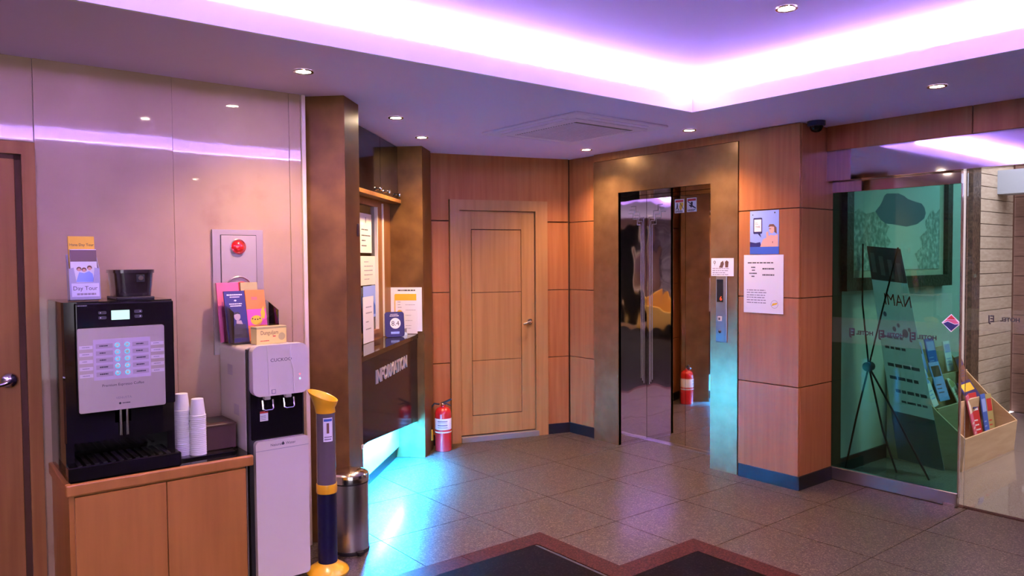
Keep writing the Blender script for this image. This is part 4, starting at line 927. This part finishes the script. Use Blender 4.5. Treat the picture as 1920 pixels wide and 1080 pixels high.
tea = thing('tea_box', 'small yellow tea box in front of the leaflets on the dispenser', 'tea box', (1.37, -.24, 1.125), FL)
FT2 = FL @ Matrix.Translation((1.365, -.245, 1.1265)) @ Matrix.Rotation(R(8), 4, 'Z')
MB(FT2).box(-.078, .078, -.028, .028, 0, .082, .001).build('carton', TEAY, tea)
MB(FT2).text('Dunguljam', -.012, .045, .027, -.0287, 'CENTER', sx=.8).build('brand_text', HAIRPR, tea)
MB(FT2).disc(.052, .032, .018, -.0287, 16).build('leaf_print', OLIVE, tea)
MB(FT2).box(-.0785, .0785, -.0285, .0285, .072, .0825, .001).build('flap', OLIVE, tea)
MB(FT2).rect(.005, .033, .02, .038, -.0287).lines(-.06, -.01, [.014], .004, -.0287, 4, .9).build('small_text', REDPR, tea)

# ================================================================== CUP COLLECTOR, BIN, EXTINGUISHER
PX, PYy = -3.445, 1.585
cc = thing('cup_collector', 'used cup collector tube with yellow mouth and base in front of the pillar', 'cup collector', (PX, PYy, 0))
F = Matrix.Translation((PX, PYy, 0))
MB(F).lathe([(.0001, 0), (.100, 0), (.102, .008), (.097, .018), (.075, .034), (.054, .046), (.050, .052), (.0001, .052)], seg=36, cap=False).build('base', YELLOWP, cc, True)
MB(F).lathe([(.0465, .048), (.0465, .40)], seg=28).build('lower_tube', NAVYTUBE, cc, True)
MB(F).lathe([(.049, .394), (.050, .398), (.050, .434), (.049, .438), (.046, .438), (.046, .394)], seg=28, cap=False).build('ring', YELLOWP, cc, True)
MB(F).lathe([(.0455, .436), (.0455, .80)], seg=28).build('upper_tube', SMOKE, cc, True)
# slanted flared mouth
b = MB(F); n = 32; vs = []; fs = []
tdir = Vector((-.62, -.78, 0))
for ringi, (rad, zz, sl, sh) in enumerate(((.047, .785, 0, 0), (.049, .812, .1, .004), (.060, .840, .35, .008), (.070, .862, .40, .012), (.071, .868, .40, .012), (.066, .866, .40, .012), (.050, .835, .3, .006), (.040, .79, 0, 0))):
    for k in range(n):
        a = 2*math.pi*k/n; p = Vector((rad*math.cos(a), rad*math.sin(a), 0)); zz2 = zz+sl*p.dot(tdir)
        vs.append((p.x+tdir.x*sh, p.y+tdir.y*sh, zz2))
for r_ in range(7):
    for k in range(n): fs.append([r_*n+k, r_*n+(k+1) % n, (r_+1)*n+(k+1) % n, (r_+1)*n+k])
b.add(vs, fs).build('mouth', YELLOWP, cc, True)
b = MB(F); vs = []; fs = []
def curved(a0, a1, z0, z1, r, nn=8):
    bb_ = MB(F); vs = []; fs = []
    for k in range(nn+1):
        a = R(a0+(a1-a0)*k/nn); vs += [(r*math.cos(a), r*math.sin(a), z0), (r*math.cos(a), r*math.sin(a), z1)]
    for k in range(nn): fs.append([2*k, 2*k+2, 2*k+3, 2*k+1])
    return bb_.add(vs, fs)
stk = curved(-40, 18, .650, .765, .0460).build('sticker', WHITEPAP, cc)
curved(-36, 14, .748, .760, .0463).build('sticker_band', BLUEPR, stk)
curved(-20, -5, .69, .74, .0463).build('sticker_figure', HAIRPR, stk)
curved(-34, 8, .658, .664, .0463).build('sticker_text', GREYINK, stk); curved(-34, 12, .670, .675, .0463).build('sticker_text', GREYINK, stk)
# bin
bi = thing('pedal_bin', 'round chrome pedal bin at the foot of the left pillar', 'bin', (-3.63, 1.80, 0))
F = Matrix.Translation((-3.63, 1.80, 0)); br_ = .098
MB(F).lathe([(br_*.98, 0), (br_, .006), (br_, .018), (br_*.98, .02)], seg=40).build('base_ring', BLKMAT, bi, True)
MB(F).lathe([(br_*.975, .018), (br_*.975, .365)], seg=40).build('body', STEEL, bi, True)
MB(F).lathe([(br_*.98, .364), (br_*.98, .374)], seg=40).build('gasket', BLKMAT, bi, True)
MB(F).lathe([(br_*1.01, .372), (br_*1.01, .398), (br_*.98, .410), (br_*.85, .420), (br_*.5, .430), (.0001, .433)], seg=40, cap=False).build('lid', CHROME, bi, True)
MB(F).prism([(.09, -.02), (.125, -.014), (.125, .014), (.09, .02)], .012, .022, 'xy').build('pedal', BLKMAT, bi)
MB(F).tube([(-.02, -.1, .36), (-.06, -.14, .38), (-.11, -.10, .37)], .004).build('handle', BLKMAT, bi)
# extinguisher
EXX, EXY = -5.085, 3.345
ex = thing('fire_extinguisher', 'red fire extinguisher standing between the right pillar and the maple door', 'fire extinguisher', (EXX, EXY, 0))
F = Matrix.Translation((EXX, EXY, 0))
MB(F).lathe([(.062, 0), (.066, .004), (.066, .30), (.060, .325), (.042, .345), (.022, .352), (.018, .365)], seg=32).build('cylinder', REDP, ex, True)
MB(F).lathe([(.0665, .175), (.0667, .176), (.0667, .262), (.0665, .263)], seg=32, cap=False).build('label_wrap', WHITEPAP, ex, True)
b = MB(F)
for z0, h in ((.19, .006), (.205, .012), (.228, .004), (.238, .010)):
    r = .0671; vs = []; fs = []
    for k in range(7):
        a = R(-75+k*12); vs += [(r*math.cos(a), r*math.sin(a), z0), (r*math.cos(a), r*math.sin(a), z0+h)]
    for k in range(6): fs.append([2*k, 2*k+2, 2*k+3, 2*k+1])
    b.add(vs, fs)
b.build('label_text', GREYINK, ex)
MB(F).lathe([(.0668, .150), (.0672, .152), (.0672, .158), (.0668, .160)], seg=32, cap=False).build('label_band', WHITEPAP, ex, True)
MB(F).lathe([(.018, .352), (.018, .378)], seg=16).build('valve', CHROME, ex, True)
vd = Vector((.78, .62, 0))
MB(F).tube([(-.012, -.01, .375), (.02, .016, .392), (.055, .044, .415)], .008, 8).build('handle', BLKMAT, ex, True)
MB(F).tube([(-.012, -.01, .37), (.025, .02, .375), (.05, .04, .362)], .006, 8).build('squeeze_lever', BLKMAT, ex, True)
MB(F).tube([(-.02, -.02, .37), (-.05, -.05, .375), (-.068, -.07, .34), (-.07, -.075, .25), (-.065, -.072, .17)], .008, 8).build('hose', BLKMAT, ex, True)
MB(F).lathe([(.010, .165), (.014, .14), (.018, .085), (.016, .08)], (-.062, -.072, 0), 12).build('nozzle', YELLOWP, ex, True)
MB(F).lathe([(.012, -.010), (.012, .004)], (.02, -.018, .372), 12, 'y').build('gauge', CHROME, ex, True)

# ================================================================== AIR CONDITIONER CASSETTE
acx0, acx1, acy0, acy1 = -4.22, -3.28, 3.11, 3.94
au = thing('air_conditioner', 'square white air conditioner cassette in the lower ceiling', 'air conditioner', ((acx0+acx1)/2, (acy0+acy1)/2, ZC))
ACM = M('cassette_violet_lit', (.78, .66, .92), .5)  # white casing tinted lilac like the ceiling, standing in for violet light
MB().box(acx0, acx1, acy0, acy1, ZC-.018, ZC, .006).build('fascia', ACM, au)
MB().box(acx0+.10, acx1-.10, acy0+.09, acy1-.09, ZC-.024, ZC-.017, .003).build('grille_frame', ACM, au)
MB().box(acx0+.17, acx1-.17, acy0+.16, acy1-.16, ZC-.0255, ZC-.0235).build('grille_recess', M('grille_dark', (.16, .14, .16), .6), au)
for k in range(24):
    x = acx0+.18+k*(acx1-acx0-.36)/24
    MB().box(x, x+.012, acy0+.16, acy1-.16, ZC-.029, ZC-.0245).build('grille_slat', ACM, au)
for (a, b2, c_, d_) in ((acx0+.03, acx0+.075, acy0+.16, acy1-.16), (acx1-.075, acx1-.03, acy0+.16, acy1-.16), (acx0+.16, acx1-.16, acy0+.03, acy0+.07), (acx0+.16, acx1-.16, acy1-.07, acy1-.03)):
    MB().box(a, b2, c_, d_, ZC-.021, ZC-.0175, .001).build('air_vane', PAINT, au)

# ================================================================== REAR OF THE ROOM (seen only in reflections)
rw = MB().box(-3.83, 2.7, -3.3, -3.2, 0, ZC+.4).build('wall_rear', STONE); struct(rw)
rt = MB().box(2.6, 2.7, -3.3, -2.80, 0, ZC+.4).box(2.6, 2.7, .6, 9.1, 0, ZC+.4).box(2.6, 2.7, -2.80, .6, 0, .15).box(2.6, 2.7, -2.80, .6, 2.2, ZC+.4).build('wall_right', MARBLE); struct(rt)
w3 = MB().box(2.64, 2.65, -2.80, .6, .15, 2.2).build('window_3', GLCLEAR); struct(w3)
FS = Matrix.Translation((.25, -1.0, 0))
so = thing('armchair', 'mustard yellow armchair behind the viewer mirrored in the elevator door', 'armchair', (1.1, -1.2, 0), FS)
MB(FS).box(.70, 1.50, -1.6, -.8, .12, .42, .03, 3).build('seat', SOFA, so)
MB(FS).box(1.38, 1.54, -1.6, -.8, .40, .80, .04, 3).build('backrest', SOFA, so)
for yy in (-1.66, -.86): MB(FS).box(.72, 1.5, yy, yy+.12, .12, .58, .03, 3).build('armrest', SOFA, so)
for x in (.78, 1.42):
    for yy in (-1.55, -.85): MB(FS).cyl((x, yy, 0), .02, 0, .13).build('leg', BLKMAT, so)
tbx = thing('wire_table', 'small round table with curled wire legs behind the viewer', 'table', (2.2, -1.25, 0))
F = Matrix.Translation((2.2, -1.25, 0))
MB(F).lathe([(.28, .60), (.285, .605), (.28, .615)], seg=32).build('top', WIREM, tbx, True)
for k in range(3):
    a = 2*math.pi*k/3; ca, sa = math.cos(a), math.sin(a)
    MB(F).tube([(ca*.05, sa*.05, .6), (ca*.16, sa*.16, .45), (ca*.05, sa*.05, .28), (ca*.12, sa*.12, .12), (ca*.24, sa*.24, .02), (ca*.28, sa*.28, .05)], .008).build('leg', WIREM, tbx, True)
